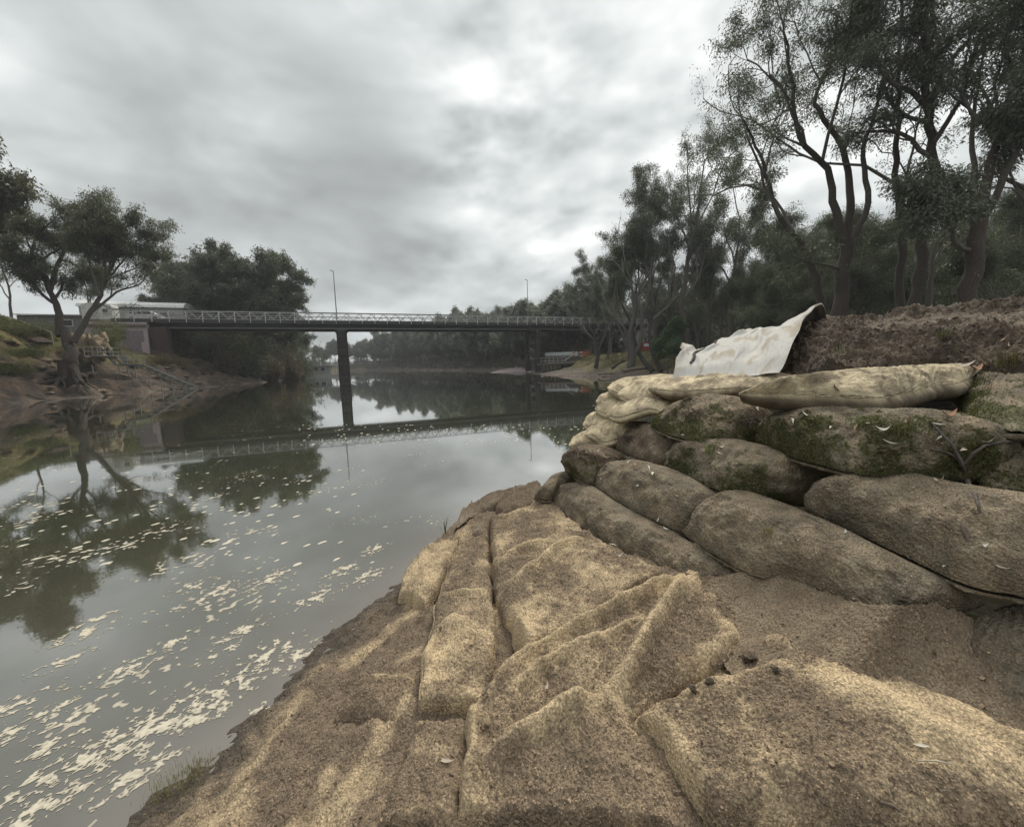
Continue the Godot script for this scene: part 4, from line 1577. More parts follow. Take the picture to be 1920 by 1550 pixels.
func build_wall_bags() -> void:
	# bottom course
	bag("wall_sandbag", "small pointed dark bag at the far end of the bottom course", pts_y([[1003, 932, 0.5], [1028, 939, 0.48], [1052, 922, 0.52], [1090, 902, 0.6]], 0, 0), pts_y([[1006, 929, 0.52], [1020, 908, 0.62], [1040, 889, 0.70], [1082, 880, 0.78]], 0, 0), {"bulge": 0.115, "dirt": 0.1, "cloth": Color(0.19, 0.165, 0.125)})
	bag("wall_sandbag", "long smooth grey brown bag in the bottom course beside the pale folded bag", pts_y([[1030, 940], [1057, 970], [1096, 1004], [1141, 1027], [1197, 1056], [1244, 1086], [1300, 1112], [1360, 1140]], 0.36, 0.36), pts_y([[1054, 916], [1075, 908], [1102, 906], [1160, 944], [1250, 992], [1320, 1030], [1370, 1060], [1420, 1085]], 0.80, 0.62), {"bulge": 0.149, "dirt": 0.05})
	bag("wall_sandbag", "smooth grey bag end half buried in sand at the right edge of the photo", pts_y([[1786, 1236], [1812, 1285], [1870, 1330], [1960, 1372], [2060, 1410]], 0.52, 0.52), pts_y([[1836, 1172], [1870, 1148], [1910, 1136], [1990, 1140], [2080, 1160]], 0.76, 0.76), {"bulge": 0.138, "dirt": -0.1, "cloth": Color(0.21, 0.175, 0.125), "round": 0.3})
	# second course
	bag("wall_sandbag", "grey brown bag of the second course with dry leaves on its top left end", pts_y([[1093, 905, 0.66], [1127, 926, 0.66], [1183, 957, 0.66], [1254, 990, 0.64], [1300, 1010, 0.58], [1350, 1035, 0.5]], 0, 0), pts_y([[1124, 878, 1.08], [1160, 867, 1.1], [1205, 866, 1.11], [1275, 886, 1.11], [1345, 926, 1.06], [1420, 972, 0.9]], 0, 0), {"bulge": 0.161, "dirt": -0.05})
	bag("wall_sandbag", "longest sandy bag of the second course with a small dry grass tuft", pts_y([[1280, 996], [1335, 1039], [1417, 1083], [1470, 1095], [1541, 1127], [1618, 1170], [1664, 1188], [1700, 1180]], 0.66, 0.60), pts_y([[1334, 934], [1362, 924], [1400, 923], [1460, 942], [1565, 985], [1700, 1052], [1800, 1100], [1850, 1130]], 1.07, 0.98), {"bulge": 0.184, "dirt": 0.2, "seam": true})
	bag("wall_sandbag", "debris covered short bag at the far end of the second course", pts_y([[1068, 888], [1085, 900], [1112, 905], [1172, 878]], 0.74, 0.78), pts_y([[1056, 852], [1085, 837], [1130, 836], [1172, 858]], 1.12, 1.12), {"bulge": 0.115, "dirt": 0.35, "moss": 0.22, "soil": MUD})
	# third course
	bag("wall_sandbag", "muddy frayed bag of the third course just below the small pale bags", pts_y([[1136, 828, 1.0], [1165, 846, 1.0], [1192, 858, 1.0], [1240, 874, 0.99], [1290, 890, 0.9]], 0, 0), pts_y([[1152, 798, 1.34], [1180, 791, 1.38], [1220, 793, 1.42], [1262, 808, 1.42], [1305, 826, 1.38], [1350, 845, 1.24]], 0, 0), {"bulge": 0.115, "dirt": 0.4, "soil": MUD, "wrinkle": 0.025})
	bag("wall_sandbag", "greenish grey bag of the third course under the long mossy bag", pts_y([[1244, 874, 1.0], [1290, 898, 1.0], [1330, 915, 1.0], [1372, 928, 1.0], [1440, 938, 0.97], [1530, 950, 0.88]], 0, 0), pts_y([[1278, 834, 1.38], [1310, 822, 1.4], [1366, 822, 1.4], [1440, 838, 1.39], [1530, 862, 1.36], [1610, 890, 1.24]], 0, 0), {"bulge": 0.161, "dirt": -0.05, "moss": 0.12})
	bag("wall_sandbag", "big sandy bag of the third course at the right above a deep dark gap", pts_y([[1512, 958], [1556, 982], [1623, 1011], [1719, 1058], [1815, 1102], [1920, 1124], [2080, 1150]], 0.98, 0.94), pts_y([[1536, 903], [1575, 895], [1625, 890], [1705, 893], [1800, 912], [1920, 930], [2080, 950]], 1.34, 1.36), {"bulge": 0.196, "dirt": 0.25})
	# mossy fourth course
	bag("wall_sandbag", "short mossy bag topped with dead roots left of the long mossy bag", pts_y([[1222, 800, 1.36], [1255, 817, 1.36], [1310, 830, 1.36], [1392, 836, 1.34], [1440, 846, 1.28]], 0, 0), pts_y([[1256, 762, 1.7], [1295, 748, 1.74], [1340, 741, 1.76], [1400, 750, 1.76], [1450, 775, 1.66]], 0, 0), {"bulge": 0.115, "dirt": 0.25, "moss": 0.38})
	bag("wall_sandbag", "long bag covered in green moss and dry gum leaves in the fourth course", pts_y([[1405, 828, 1.36], [1474, 856, 1.36], [1539, 875, 1.36], [1613, 892, 1.36], [1720, 898, 1.35], [1800, 904, 1.33], [1860, 910, 1.24]], 0, 0), pts_y([[1440, 785, 1.7], [1490, 771, 1.74], [1560, 764, 1.76], [1660, 768, 1.77], [1770, 772, 1.77], [1850, 792, 1.72], [1900, 815, 1.6]], 0, 0), {"bulge": 0.149, "dirt": 0.0, "moss": 0.55})
	bag("wall_sandbag", "sandy bag with mossy underside at the right edge below the fallen branch", pts_y([[1784, 888], [1850, 916], [1920, 924], [2060, 940]], 1.32, 1.30), pts_y([[1824, 846], [1860, 838], [1930, 832], [2060, 840]], 1.5, 1.5), {"bulge": 0.115, "dirt": 0.35, "moss": 0.15})
	bag("wall_sandbag", "bulky dark bag with thick green moss at the right end of the crest", pts_y([[1786, 752], [1830, 792], [1880, 810], [1930, 814], [2060, 820]], 1.66, 1.66), pts_y([[1818, 716], [1850, 709], [1900, 702], [1950, 700], [2070, 700]], 1.9, 1.93), {"bulge": 0.138, "dirt": 0.0, "moss": 0.5, "drop": 0.06})
	# crest and the pale far stack
	var pale := {"cloth": FRESH, "dirt": -0.5, "seam": true, "bulge": 0.085, "soil": SAND * 1.15, "drop": 0.10, "smooth": true, "ends": 0.12, "step": 0.011, "round": 0.3, "wrinkle": 0.02, "mat": M.fine_sack, "crumbs": 0.04}
	var g := "pale clean sandbags stacked at the corner"
	bag("pale_sandbag", "lowest pale bag of the corner stack, just above the debris covered bag", pts_d([[1068, 836], [1090, 834], [1115, 828], [1145, 826]], 5.9, 5.75), pts_d([[1072, 826], [1096, 812], [1125, 808], [1150, 814]], 6.25, 6.1), pale, g)
	bag("pale_sandbag", "pale bag with a drooping corner second from the bottom of the corner stack", pts_d([[1098, 815], [1112, 816], [1132, 829], [1160, 822], [1190, 808]], 5.75, 5.55), pts_d([[1102, 806], [1130, 790], [1165, 786], [1200, 794]], 6.15, 5.95), pale, g)
	bag("pale_sandbag", "pale bag jutting out left in the middle of the corner stack", pts_d([[1094, 797], [1112, 801], [1130, 797], [1155, 790]], 6.15, 5.95), pts_d([[1100, 786], [1116, 774], [1140, 770], [1165, 776]], 6.5, 6.3), pale, g)
	bag("pale_sandbag", "plump creased pale bag resting left of the short mossy bag", pts_d([[1138, 778], [1160, 783], [1190, 775], [1218, 767], [1240, 772]], 5.45, 5.25), pts_d([[1160, 757], [1180, 748], [1210, 744], [1256, 744], [1280, 752]], 5.85, 5.65), pale, g)
	bag("pale_sandbag", "small pale bag half hidden behind the plump creased one", pts_d([[1117, 768], [1135, 775], [1155, 772], [1180, 762]], 6.1, 5.9), pts_d([[1122, 758], [1138, 748], [1160, 745], [1185, 750]], 6.45, 6.25), pale, g)
	bag("pale_sandbag", "small pale bag between the top and middle of the corner stack, at its left edge", pts_d([[1119, 754], [1132, 757], [1148, 754], [1165, 748]], 6.2, 6.1), pts_d([[1122, 748], [1138, 740], [1155, 738], [1175, 742]], 6.55, 6.45), pale, g)
	bag("pale_sandbag", "top left pale bag at the far corner of the crest", pts_d([[1140, 728], [1152, 734], [1168, 738], [1200, 730]], 6.1, 5.9), pts_d([[1146, 722], [1176, 711], [1225, 705], [1268, 702]], 6.5, 6.4), pale, g)
	bag("pale_sandbag", "pale crest bag with a drooping seam, second from the far corner", pts_d([[1158, 740], [1190, 752], [1222, 748], [1246, 736]], 5.65, 5.4), pts_d([[1180, 721], [1205, 711], [1262, 704], [1310, 704]], 6.05, 5.8), pale, g)
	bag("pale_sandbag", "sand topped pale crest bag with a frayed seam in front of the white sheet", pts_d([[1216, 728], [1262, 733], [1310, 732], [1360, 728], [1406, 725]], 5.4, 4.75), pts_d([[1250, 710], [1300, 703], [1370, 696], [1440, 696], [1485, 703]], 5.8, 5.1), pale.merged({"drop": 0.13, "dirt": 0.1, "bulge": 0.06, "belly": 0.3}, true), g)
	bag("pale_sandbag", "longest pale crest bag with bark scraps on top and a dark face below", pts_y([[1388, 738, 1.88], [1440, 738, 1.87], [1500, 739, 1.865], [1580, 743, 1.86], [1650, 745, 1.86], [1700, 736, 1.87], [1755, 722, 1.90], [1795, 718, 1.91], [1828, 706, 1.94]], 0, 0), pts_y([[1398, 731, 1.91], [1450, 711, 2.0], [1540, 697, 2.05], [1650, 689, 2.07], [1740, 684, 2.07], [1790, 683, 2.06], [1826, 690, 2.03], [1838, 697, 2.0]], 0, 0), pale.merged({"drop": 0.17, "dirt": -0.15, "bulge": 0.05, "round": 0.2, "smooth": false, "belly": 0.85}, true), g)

func build_mound() -> void:
	var foot := dense([at(1290, 709, 6.0), at(1340, 706, 5.8), at(1480, 703, 5.2), at(1560, 698, 4.5), at(1650, 691, 4.4), at(1790, 686, 4.4), at(1925, 694, 3.9), at(2100, 700, 3.6)], 300)
	var ridge := dense([at(1300, 692, 6.8), at(1330, 672, 7.1), at(1400, 647, 7.3), at(1480, 622, 7.3), at(1530, 610, 7.2), at(1565, 605, 7.0), at(1620, 601, 6.4), at(1700, 588, 6.0), at(1780, 578, 5.7), at(1850, 573, 5.4), at(1925, 562, 5.0), at(2100, 535, 4.6)], 300)
	var b := MB.new()
	var nv := 150
	for i in 300:
		for j in nv:
			var v := float(j) / (nv - 31)
			var p: Vector3 = foot[i].lerp(ridge[i], minf(v, 1.0)) + Vector3(0, 0.10 * smoothstep(60.0, 150.0, i) * sin(PI * minf(v, 1.0)) - 0.06 * smoothstep(140.0, 80.0, i) - (0.3 if j == 0 else 0.0), 0)
			if v > 1.0:
				var d: Vector3 = (ridge[i] - foot[i])
				d.y = 0.0
				p += d.normalized() * (v - 1.0) * 9.0 - Vector3(0, (v - 1.0) * (v - 1.0) * 14.0, 0)
			var band := smoothstep(0.25, 0.0, absf(v - 0.62 + (i - 200) * 0.0012 + 0.12 * nf.get_noise_2d(p.x * 1.5, p.z * 1.5))) * smoothstep(120, 190, i)
			var lump := nf.get_noise_3dv(p * 1.3) * 0.10 + absf(nf.get_noise_3dv(p * 3.4)) * 0.15 + absf(nf.get_noise_3dv(p * 10.0)) * 0.075 + nf.get_noise_3dv(p * 34.0) * 0.014
			p.y += lump * lerpf(1.0, 0.35, band)
			p.z += nf.get_noise_3dv(p * 9.0 + Vector3(5, 5, 5)) * 0.03
			var soil := Color(0.10, 0.074, 0.052).lerp(Color(0.17, 0.13, 0.092), clampf(nf.get_noise_3dv(p * 2.0) * 1.6 + 0.25, 0.0, 1.0))
			soil = soil.lerp(Color(0.26, 0.21, 0.155), band * 0.85)
			soil *= 0.95 + 0.5 * nf.get_noise_3dv(p * 12.0)
			if rng.randf() < 0.10 and v < 1.1:
				crumb(p, rng.randf_range(0.006, 0.02), soil)
			note(p)
			b.v.append(p)
			b.c.append(soil)
	b.grid(300, nv)
	tag(put(b, "soil_mound", M.soil, null, true), "bare brown earth mound heaped behind the crest of sandbags", "earth mound")
	# white geotextile sheet over its far end
	var lo := dense([at(1259, 708, 5.5), at(1300, 706, 5.4), at(1360, 702, 5.2), at(1420, 698, 5.0), at(1456, 694, 4.9)], 130)
	var hi := dense([at(1285, 664, 6.9), at(1300, 658, 7.0), at(1312, 661, 7.05), at(1345, 645, 7.1), at(1400, 629, 7.15), at(1445, 619, 7.2), at(1490, 602, 7.15), at(1518, 588, 7.0), at(1536, 588, 6.8)], 130)
	b = MB.new()
	var m := 110
	for i in 130:
		var u := i / 129.0
		for j in m:
			var v := float(j) / (m - 16)
			var p: Vector3 = lo[i].lerp(hi[i], minf(v, 1.0)) + Vector3(0, 0.13 * sin(PI * minf(v, 1.0)) + 0.04, 0)
			if v > 1.0:
				var d: Vector3 = hi[i] - lo[i]
				d.y = 0.0
				p += d.normalized() * (v - 1.0) * 4.0 - Vector3(0, (v - 1.0) * (v - 1.0) * 9.0, 0)
			var w := nz.get_noise_2d(u * 2.6 + v * 0.6, v * 0.8) * 0.05 + nf.get_noise_2d(u * 12.0 + v * 6.0, v * 3.0) * 0.008 + nf.get_noise_2d(u * 60.0, v * 30.0) * 0.004
			# creases running down from the ridge, a raised hem at the right and a standing fold at the left
			for c in [[0.16, 0.03, 0.06, 0.025], [0.34, 0.22, 0.045, 0.018], [0.50, 0.36, 0.075, 0.022], [0.63, 0.55, 0.03, 0.014], [0.78, 0.62, 0.055, 0.02], [0.90, 0.84, 0.04, 0.018]]:
				var mid: float = lerpf(c[1], c[0], v) + 0.03 * nz.get_noise_2d(v * 2.0, c[0] * 50.0)
				w += c[2] * exp(-pow((u - mid) / c[3], 2.0)) * smoothstep(0.0, 0.25, v) * (0.6 + 0.6 * nz.get_noise_2d(v * 2.5, c[0] * 90.0))
			w += 0.09 * exp(-pow((u - 0.985) / 0.03, 2.0)) * smoothstep(0.1, 0.5, v)
			w += 0.12 * exp(-pow((u - 0.05) / 0.03, 2.0)) * smoothstep(0.25, 0.9, v)
			w *= 0.15 + 0.85 * smoothstep(0.0, 0.3, v)
			p.y -= 0.07 * smoothstep(0.12, 0.0, v)
			p.y += w
			p += Vector3(0.05, 0, 0.03) * nz.get_noise_2d(u * 3.0, v * 2.0)
			var stain := smoothstep(0.22, 0.5, nf.get_noise_2d(u * 5.0 + 3.0, v * 3.0)) * 0.55 + smoothstep(0.9, 1.0, u) * 0.15 + smoothstep(0.15, 0.0, u) * 0.3
			b.v.append(p)
			b.c.append(Color(0.80, 0.79, 0.75).lerp(Color(0.50, 0.40, 0.26), clampf(stain + 0.25 * nf.get_noise_2d(u * 24.0, v * 16.0), 0.0, 0.8)))
	b.grid(130, m)
	var s := base("white_sheet", Vector3.ZERO, "white geotextile sheet draped over the far end of the earth mound", "sheet")
	put(b, "cloth", M.sheet, s, true)
	var strap := MB.new()
	strap.tint = Color(0.06, 0.055, 0.05)
	var path := []
	var rr := []
	for k in 26:
		var i := 18 + k
		var j := int(lerpf(14, 86, k / 25.0))
		path.append(b.v[i * m + j] + Vector3(0, 0.012, 0))
		rr.append(0.016 + 0.010 * nz.get_noise_1d(k * 2.7))
	strap.tube(path, rr, 5, true)
	put(strap, "dark_strip", M.soil, s)

# ---------------------------------------------------------------- foam, leaves, twigs
# A sheet of foam over a patch of water: the contour of a noise field, by marching squares.
func foam_sheet(b: MB, origin: Vector3, d: Vector3, half_l: float, half_w: float, cell: float, field: Callable, y: float) -> void:
	var side := Vector3(-d.z, 0, d.x)
	var nu := int(2.0 * half_l / cell) + 1
	var nv := int(2.0 * half_w / cell) + 1
	var f := PackedFloat32Array()
	f.resize(nu * nv)
	for i in nu:
		for j in nv:
			f[i * nv + j] = field.call(-half_l + i * cell, -half_w + j * cell)
	var cream := Color(0.43, 0.395, 0.315)
	for i in nu - 1:
		for j in nv - 1:
			var q := [f[i * nv + j], f[(i + 1) * nv + j], f[(i + 1) * nv + j + 1], f[i * nv + j + 1]]
			if q[0] <= 0.0 and q[1] <= 0.0 and q[2] <= 0.0 and q[3] <= 0.0:
				continue
			var corner := [Vector2(i, j), Vector2(i + 1, j), Vector2(i + 1, j + 1), Vector2(i, j + 1)]
			var poly := []
			for k in 4:
				var m := (k + 1) % 4
				if q[k] > 0.0:
					poly.append([corner[k], q[k]])
				if (q[k] > 0.0) != (q[m] > 0.0):
					poly.append([corner[k].lerp(corner[m], q[k] / (q[k] - q[m])), 0.0])
			var c0 := b.v.size()
			for e in poly:
				var u: float = -half_l + e[0].x * cell
				var v: float = -half_w + e[0].y * cell
				var h: float = y + 0.005 * minf(e[1], 0.6)
				b.v.append(origin + d * u + side * v + Vector3(0, h, 0))
				b.n.append(Vector3.UP)
				b.c.append(cream * (0.66 + 0.75 * minf(e[1], 0.6)))
			for k in range(1, poly.size() - 1):
				b.ix.append_array(PackedInt32Array([c0, c0 + k, c0 + k + 1]))

func build_foam() -> void:
	var d := (on_y(330, 1270, 0) - on_y(110, 1385, 0)).normalized()
	var side := Vector3(-d.z, 0, d.x)
	var spots := [[150, 1190, 0.9], [245, 1250, 1.1], [270, 1370, 1.5], [150, 1340, 0.8], [30, 1320, 1.0], [20, 1375, 0.9], [190, 1410, 1.1], [95, 1400, 0.7], [310, 1358, 1.1], [430, 1290, 1.3], [380, 1340, 0.9], [500, 1225, 1.1], [490, 1330, 0.4], [410, 1225, 0.7], [330, 1200, 0.7], [400, 1115, 1.2], [505, 1085, 1.2], [590, 1120, 1.1], [640, 1070, 1.0], [690, 1080, 1.0], [555, 1235, 1.0], [470, 1175, 0.8], [425, 1195, 0.6], [240, 1470, 0.7], [60, 1470, 0.8], [80, 1510, 0.7], [150, 1476, 0.5], [95, 1333, 0.6], [360, 1100, 0.9], [700, 1030, 0.9], [270, 1440, 0.8], [180, 1160, 0.7], [120, 1240, 0.8], [40, 1545, 0.7]]
	var centres := []
	for s in spots:
		centres.append([on_y(s[0], s[1], 0), 0.20 * s[2]])
	# small flecks everywhere the current carries them
	var many := MB.new()
	for tile in [[-5.0, -4.0, 4.2, 0.017], [-6.5, -9.5, 4.4, 0.024], [-15.0, -14.0, 5.5, 0.038]]:
		var o := Vector3(tile[0], 0, tile[1])
		foam_sheet(many, o, d, tile[2], tile[2], tile[3], func(u: float, v: float) -> float:
			var p: Vector3 = o + d * u + side * v
			var s := (p.x + 2.03) * 0.952 + (p.z + 1.76) * 0.306 - maxf(0.0, -p.z - 6.2) * 0.8
			if s > -0.05 or p.x < p.z * 1.3 - 2.0:
				return -1.0
			var al := p.dot(d)
			var ac := p.dot(side)
			var low := nf.get_noise_2d(al * 0.45, ac * 0.8)
			var mid := nz.get_noise_2d(al * 6.0, ac * 8.0)
			var fine := nz.get_noise_2d(al * 15.0, ac * 19.0)
			return mid * 0.6 + fine * 0.36 + low * 0.75 - 0.86 - 0.16 * smoothstep(-3.5, -11.0, p.z), 0.0012)
	# bubbles in the ripple line where the current passes the piers, and on the reflection of the trees
	for i in 330:
		var p := on_y(rng.randf_range(560, 1120), rng.randf_range(795, 835), 0) if i < 190 else on_y(rng.randf_range(30, 700), rng.randf_range(880, 1060), 0)
		if p.x < -20.0: continue
		var l := rng.randf_range(0.012, 0.035)
		var k0 := many.v.size()
		many.v.append(p + Vector3(0, 0.012, 0)); many.n.append(Vector3.UP); many.c.append(Color(0.5, 0.47, 0.38))
		for k in 7:
			var a := TAU * k / 7.0
			many.v.append(p + (d * cos(a) * 1.8 + side * sin(a)) * l * rng.randf_range(0.6, 1.3) + Vector3(0, 0.002, 0)); many.n.append(Vector3.UP); many.c.append(Color(0.45, 0.42, 0.34))
		for k in 7:
			many.ix.append_array(PackedInt32Array([k0, k0 + 1 + k, k0 + 1 + (k + 1) % 7]))
	tag(put(many, "river_foam", M.foam), "scattered flecks of cream foam drifting on the river", "foam", "", "stuff")
	# larger lacy rafts
	var n := 0
	for s in spots:
		var b := MB.new()
		var c: Vector3 = centres[n][0]
		var L: float = 0.165 * s[2]
		var W: float = 0.09 * s[2]
		var off := n * 13.7
		foam_sheet(b, Vector3.ZERO, d, L * 1.9, W * 2.2, 0.0075, func(u: float, v: float) -> float:
			var r := sqrt(u * u / (L * L) + v * v / (W * W))
			var f := nz.get_noise_2d(u * 8.0 + off, v * 10.0) * 0.95 + nz.get_noise_2d(u * 21.0 + off, v * 25.0) * 0.3
			# lace: ridges of noise leave round holes
			var lace := absf(nz.get_noise_2d(u * 15.0 - off, v * 24.0))
			return 0.55 - r * 0.62 + f * 0.75 - smoothstep(0.30, 0.55, lace) * 0.6, 0.0022)
		n += 1
		if b.ix.size() < 30: continue
		var o := put(b, "foam_patch", M.foam)
		o.position = c
		tag(o, "patchy raft of cream foam drifting on the river near the slope", "foam", "rafts of foam on the near river")

func leaf_shape(l: float, w: float, curl: float, tint: Color) -> MB:
	var b := MB.new()
	var n := 7
	for i in n:
		var t := float(i) / (n - 1)
		var x := (t - 0.5) * l
		var ww := w * sin(PI * clampf(t * 0.96 + 0.02, 0, 1)) * (1.15 - 0.3 * t)
		var y := curl * l * (t - 0.5) * (t - 0.5) * 2.0
		var z := 0.10 * l * sin(t * 3.0)
		for s in [-1.0, 0.0, 1.0]:
			b.v.append(Vector3(x, y + absf(s) * ww * 0.35, z + s * ww))
			b.c.append(tint * (1.12 if s == 0.0 else 1.0))
	b.grid(n, 3)
	return b

func build_litter() -> void:
	# gum leaves on the bags: [px, py, height, length]
	var tints := [Color(0.45, 0.42, 0.35), Color(0.36, 0.31, 0.24), Color(0.5, 0.48, 0.42), Color(0.28, 0.19, 0.11)]
	var spots := [[1490, 787, 1.68], [1510, 780, 1.69], [1533, 781, 1.69], [1555, 800, 1.62], [1572, 797, 1.62], [1480, 806, 1.6], [1463, 826, 1.5], [1608, 800, 1.66], [1625, 794, 1.68], [1660, 806, 1.64], [1650, 840, 1.5], [1668, 852, 1.44], [1640, 848, 1.46], [1690, 812, 1.64], [1826, 806, 1.66], [1850, 830, 1.6], [1832, 832, 1.58], [1806, 842, 1.53], [1770, 862, 1.48], [1764, 904, 1.42], [1700, 795, 1.68], [1430, 770, 1.62], [1415, 760, 1.66], [1422, 765, 1.64], [1215, 876, 1.04], [1190, 872, 1.05], [1225, 888, 1.0], [1180, 866, 1.08], [1252, 868, 1.08], [1100, 850, 1.02], [1120, 846, 1.03], [1092, 870, 0.98], [1135, 858, 1.02], [887, 1205, 0.55], [1060, 852, 1.0], [1880, 640, 2.3], [1900, 632, 2.34], [1895, 650, 2.25], [1605, 634, 2.5], [1560, 640, 2.45], [1470, 655, 2.3]]
	for s in spots:
		var p := on_bag(s[0], s[1], s[2])
		var q := rng.randi() % 4
		var b := leaf_shape(rng.randf_range(0.06, 0.11), rng.randf_range(0.007, 0.012), rng.randf_range(-0.5, 1.0), tints[q])
		var o := put(b, "gum_leaf", M.litter, null, true)
		o.position = p + Vector3(0, 0.008, 0)
		o.basis = Basis.from_euler(Vector3(rng.randf_range(-0.1, 0.6), rng.randf() * TAU, rng.randf_range(-0.5, 0.5)))
		tag(o, "dry narrow gum leaf lying on the wall or mound", "leaf", "dry gum leaves lying about")
	for i in 34:
		var w := rng.randf()
		var px := lerpf(1110, 1880, rng.randf())
		var py := lerpf(840, 1060, rng.randf()) + (px - 1300) * 0.12 if w < 0.6 else lerpf(755, 850, rng.randf())
		if w > 0.85:
			px = lerpf(700, 1800, rng.randf())
			py = lerpf(1180, 1500, rng.randf())
		var b := leaf_shape(rng.randf_range(0.05, 0.095), rng.randf_range(0.006, 0.010), rng.randf_range(-0.4, 0.8), tints[rng.randi() % 4] * 0.85)
		var o := put(b, "gum_leaf", M.litter, null, true)
		o.position = on_bag(px, py) + Vector3(0, 0.007, 0)
		o.basis = Basis.from_euler(Vector3(rng.randf_range(-0.1, 0.6), rng.randf() * TAU, rng.randf_range(-0.4, 0.4)))
		tag(o, "dry narrow gum leaf lying on the wall or mound" if w < 0.85 else "dry narrow gum leaf lying on the lower slope", "leaf", "dry gum leaves lying about")
	# strips of bark
	for s in [[1660, 842, 1.5, 0.26, 0.9, "longest strip of pale peeled bark hanging down the mossy bag"], [1645, 846, 1.5, 0.16, 0.9, "short pale bark strip left of the longest strip on the mossy bag"], [1682, 838, 1.5, 0.18, 0.9, "pale bark strip right of the longest strip on the mossy bag"], [1560, 730, 1.92, 0.24, 0.5, "grey bark strip curled over the edge of the longest pale crest bag"], [1820, 692, 2.03, 0.30, 0.15, "rust brown bark strip at the right end of the longest pale crest bag"], [1838, 686, 2.05, 0.34, 0.2, "pale split wood strip among bark at the right end of the crest"], [1770, 778, 1.66, 0.2, 0.1, "rust brown bark piece in the gap under the crest bag"], [1795, 686, 2.06, 0.26, -0.3, "thin pale stick of bark leaning left at the right end of the crest"]]:
		var tint := Color(0.34, 0.29, 0.24) if not "rust" in s[5] else Color(0.22, 0.11, 0.06)
		var b := leaf_shape(s[3], s[3] * 0.085, 0.35, tint)
		var o := put(b, "bark_strip", M.litter, null, true)
		o.position = on_bag(s[0], s[1], s[2]) + Vector3(0, 0.012, 0.012)
		o.basis = Basis.from_euler(Vector3(0.45, s[4] + 0.3, 0.0))
		tag(o, s[5], "bark")
	# the fallen branch
	var br := base("fallen_branch", Vector3.ZERO, "dark forked dead branch lying across the bags at the right", "branch")
	var main := dense([on_bag(1750, 796), on_bag(1778, 830), on_bag(1806, 868), on_bag(1812, 900), on_bag(1832, 935), on_bag(1838, 962)], 22)
	var r := []
	for i in 22:
		main[i] += Vector3(nz.get_noise_1d(i * 0.8), nz.get_noise_1d(i * 0.9 + 30), 0) * 0.01 + (EYE - main[i]).normalized() * 0.025
		r.append(lerpf(0.006, 0.0125, sin(PI * i / 21.0)))
	var b := MB.new()
	b.tint = Color(0.10, 0.085, 0.075)
	b.tube(main, r, 7, true)
	put(b, "stem", M.bark, br)
	for l in [[[1808, 870, 1.56], [1840, 838, 1.66], [1885, 828, 1.68], [1935, 826, 1.7]], [[1806, 868, 1.56], [1780, 850, 1.6], [1745, 842, 1.6]]]:
		b = MB.new()
		b.tint = Color(0.095, 0.08, 0.07)
		var pts := []
		for q in l: pts.append(on_bag(q[0], q[1], q[2]) + (EYE - on_bag(q[0], q[1], q[2])).normalized() * 0.02)
		pts = dense(pts, 12)
		var rr := []
		for i in 12: rr.append(lerpf(0.010, 0.004, i / 11.0))
		b.tube(pts, rr, 6, true)
		put(b, "side_branch", M.bark, br)
	# small sticks
	for s in [[1805, 990, 1.12, 1815, 1018, 1.02, 0.012, "short black stick on the big sandy bag of the third course"], [1540, 984, 1.0, 1500, 968, 1.02, 0.006, "thin dark twig at the tip of the big sandy third course bag"], [905, 1308, 0.56, 918, 1290, 0.6, 0.008, "small black chip of wood at the left edge of the folded cloth"], [1720, 1432, 0.66, 1790, 1440, 0.66, 0.004, "thin pale straw on the big foreground bag"], [1650, 1510, 0.7, 1690, 1528, 0.7, 0.005, "thin dark straw near the bottom edge on the big foreground bag"]]:
		b = MB.new()
		b.tint = Color(0.16, 0.13, 0.105) if not "pale" in s[7] else Color(0.38, 0.33, 0.24)
		var p0 := on_bag(s[0], s[1], s[2])
		var p1 := on_bag(s[3], s[4], s[5])
		b.tube([Vector3.ZERO, (p1 - p0) * 0.5 + Vector3(0, 0.008, 0), p1 - p0], [s[6], s[6] * 1.1, s[6] * 0.5], 6, true)
		var o := put(b, "stick", M.bark)
		o.position = p0 + Vector3(0, 0.015, 0)
		tag(o, s[7], "stick")
	# clods lying in the hollows of the folded cloth
	for s in [[1408, 1235, 0.04, "largest dark clod of earth beside the bag corner in the foreground"], [1455, 1256, 0.018, "small dark clod perched on the back edge of the big foreground bag"], [1330, 1280, 0.022, "dark clod in the hollow right of the folded cloth"], [1300, 1292, 0.018, "small dark clod lowest in the hollow right of the folded cloth"]]:
		var p := on_bag(s[0], s[1])
		b = MB.new()
		var k := 10
		for i in k:
			for j in k:
				var th := PI * i / (k - 1)
				var ph := TAU * j / (k - 1)
				var v := Vector3(sin(th) * cos(ph), cos(th) * 0.7, sin(th) * sin(ph))
				b.v.append(v * s[2] * (0.85 + 1.3 * nf.get_noise_3dv(v * 1.8 + p * 3.0)))
				b.c.append(Color(0.16, 0.125, 0.088))
		b.grid(k, k, true)
		var o := put(b, "earth_clod", M.soil, null, true)
		o.position = p + Vector3(0, s[2] * 0.3, 0)
		tag(o, s[3], "clod")
	# tufts and weeds
	var dry := Color(0.23, 0.19, 0.085)
	var green := Color(0.10, 0.13, 0.035)
	tuft("grass_tuft", on_slab(330, 1470) + Vector3(0, 0.0, 0), 420, 0.055, 0.20, Color(0.17, 0.16, 0.06), "green and straw grass clump at the water's edge at lower left")
	tuft("grass_tuft", on_slab(375, 1440), 220, 0.05, 0.14, Color(0.18, 0.15, 0.07), "smaller grass clump just above the lower left clump")
	tuft("weed", on_bag(834, 1000), 7, 0.28, 0.04, Color(0.06, 0.065, 0.035), "thin dark weed standing at the water's edge on a flat bag", "weed")
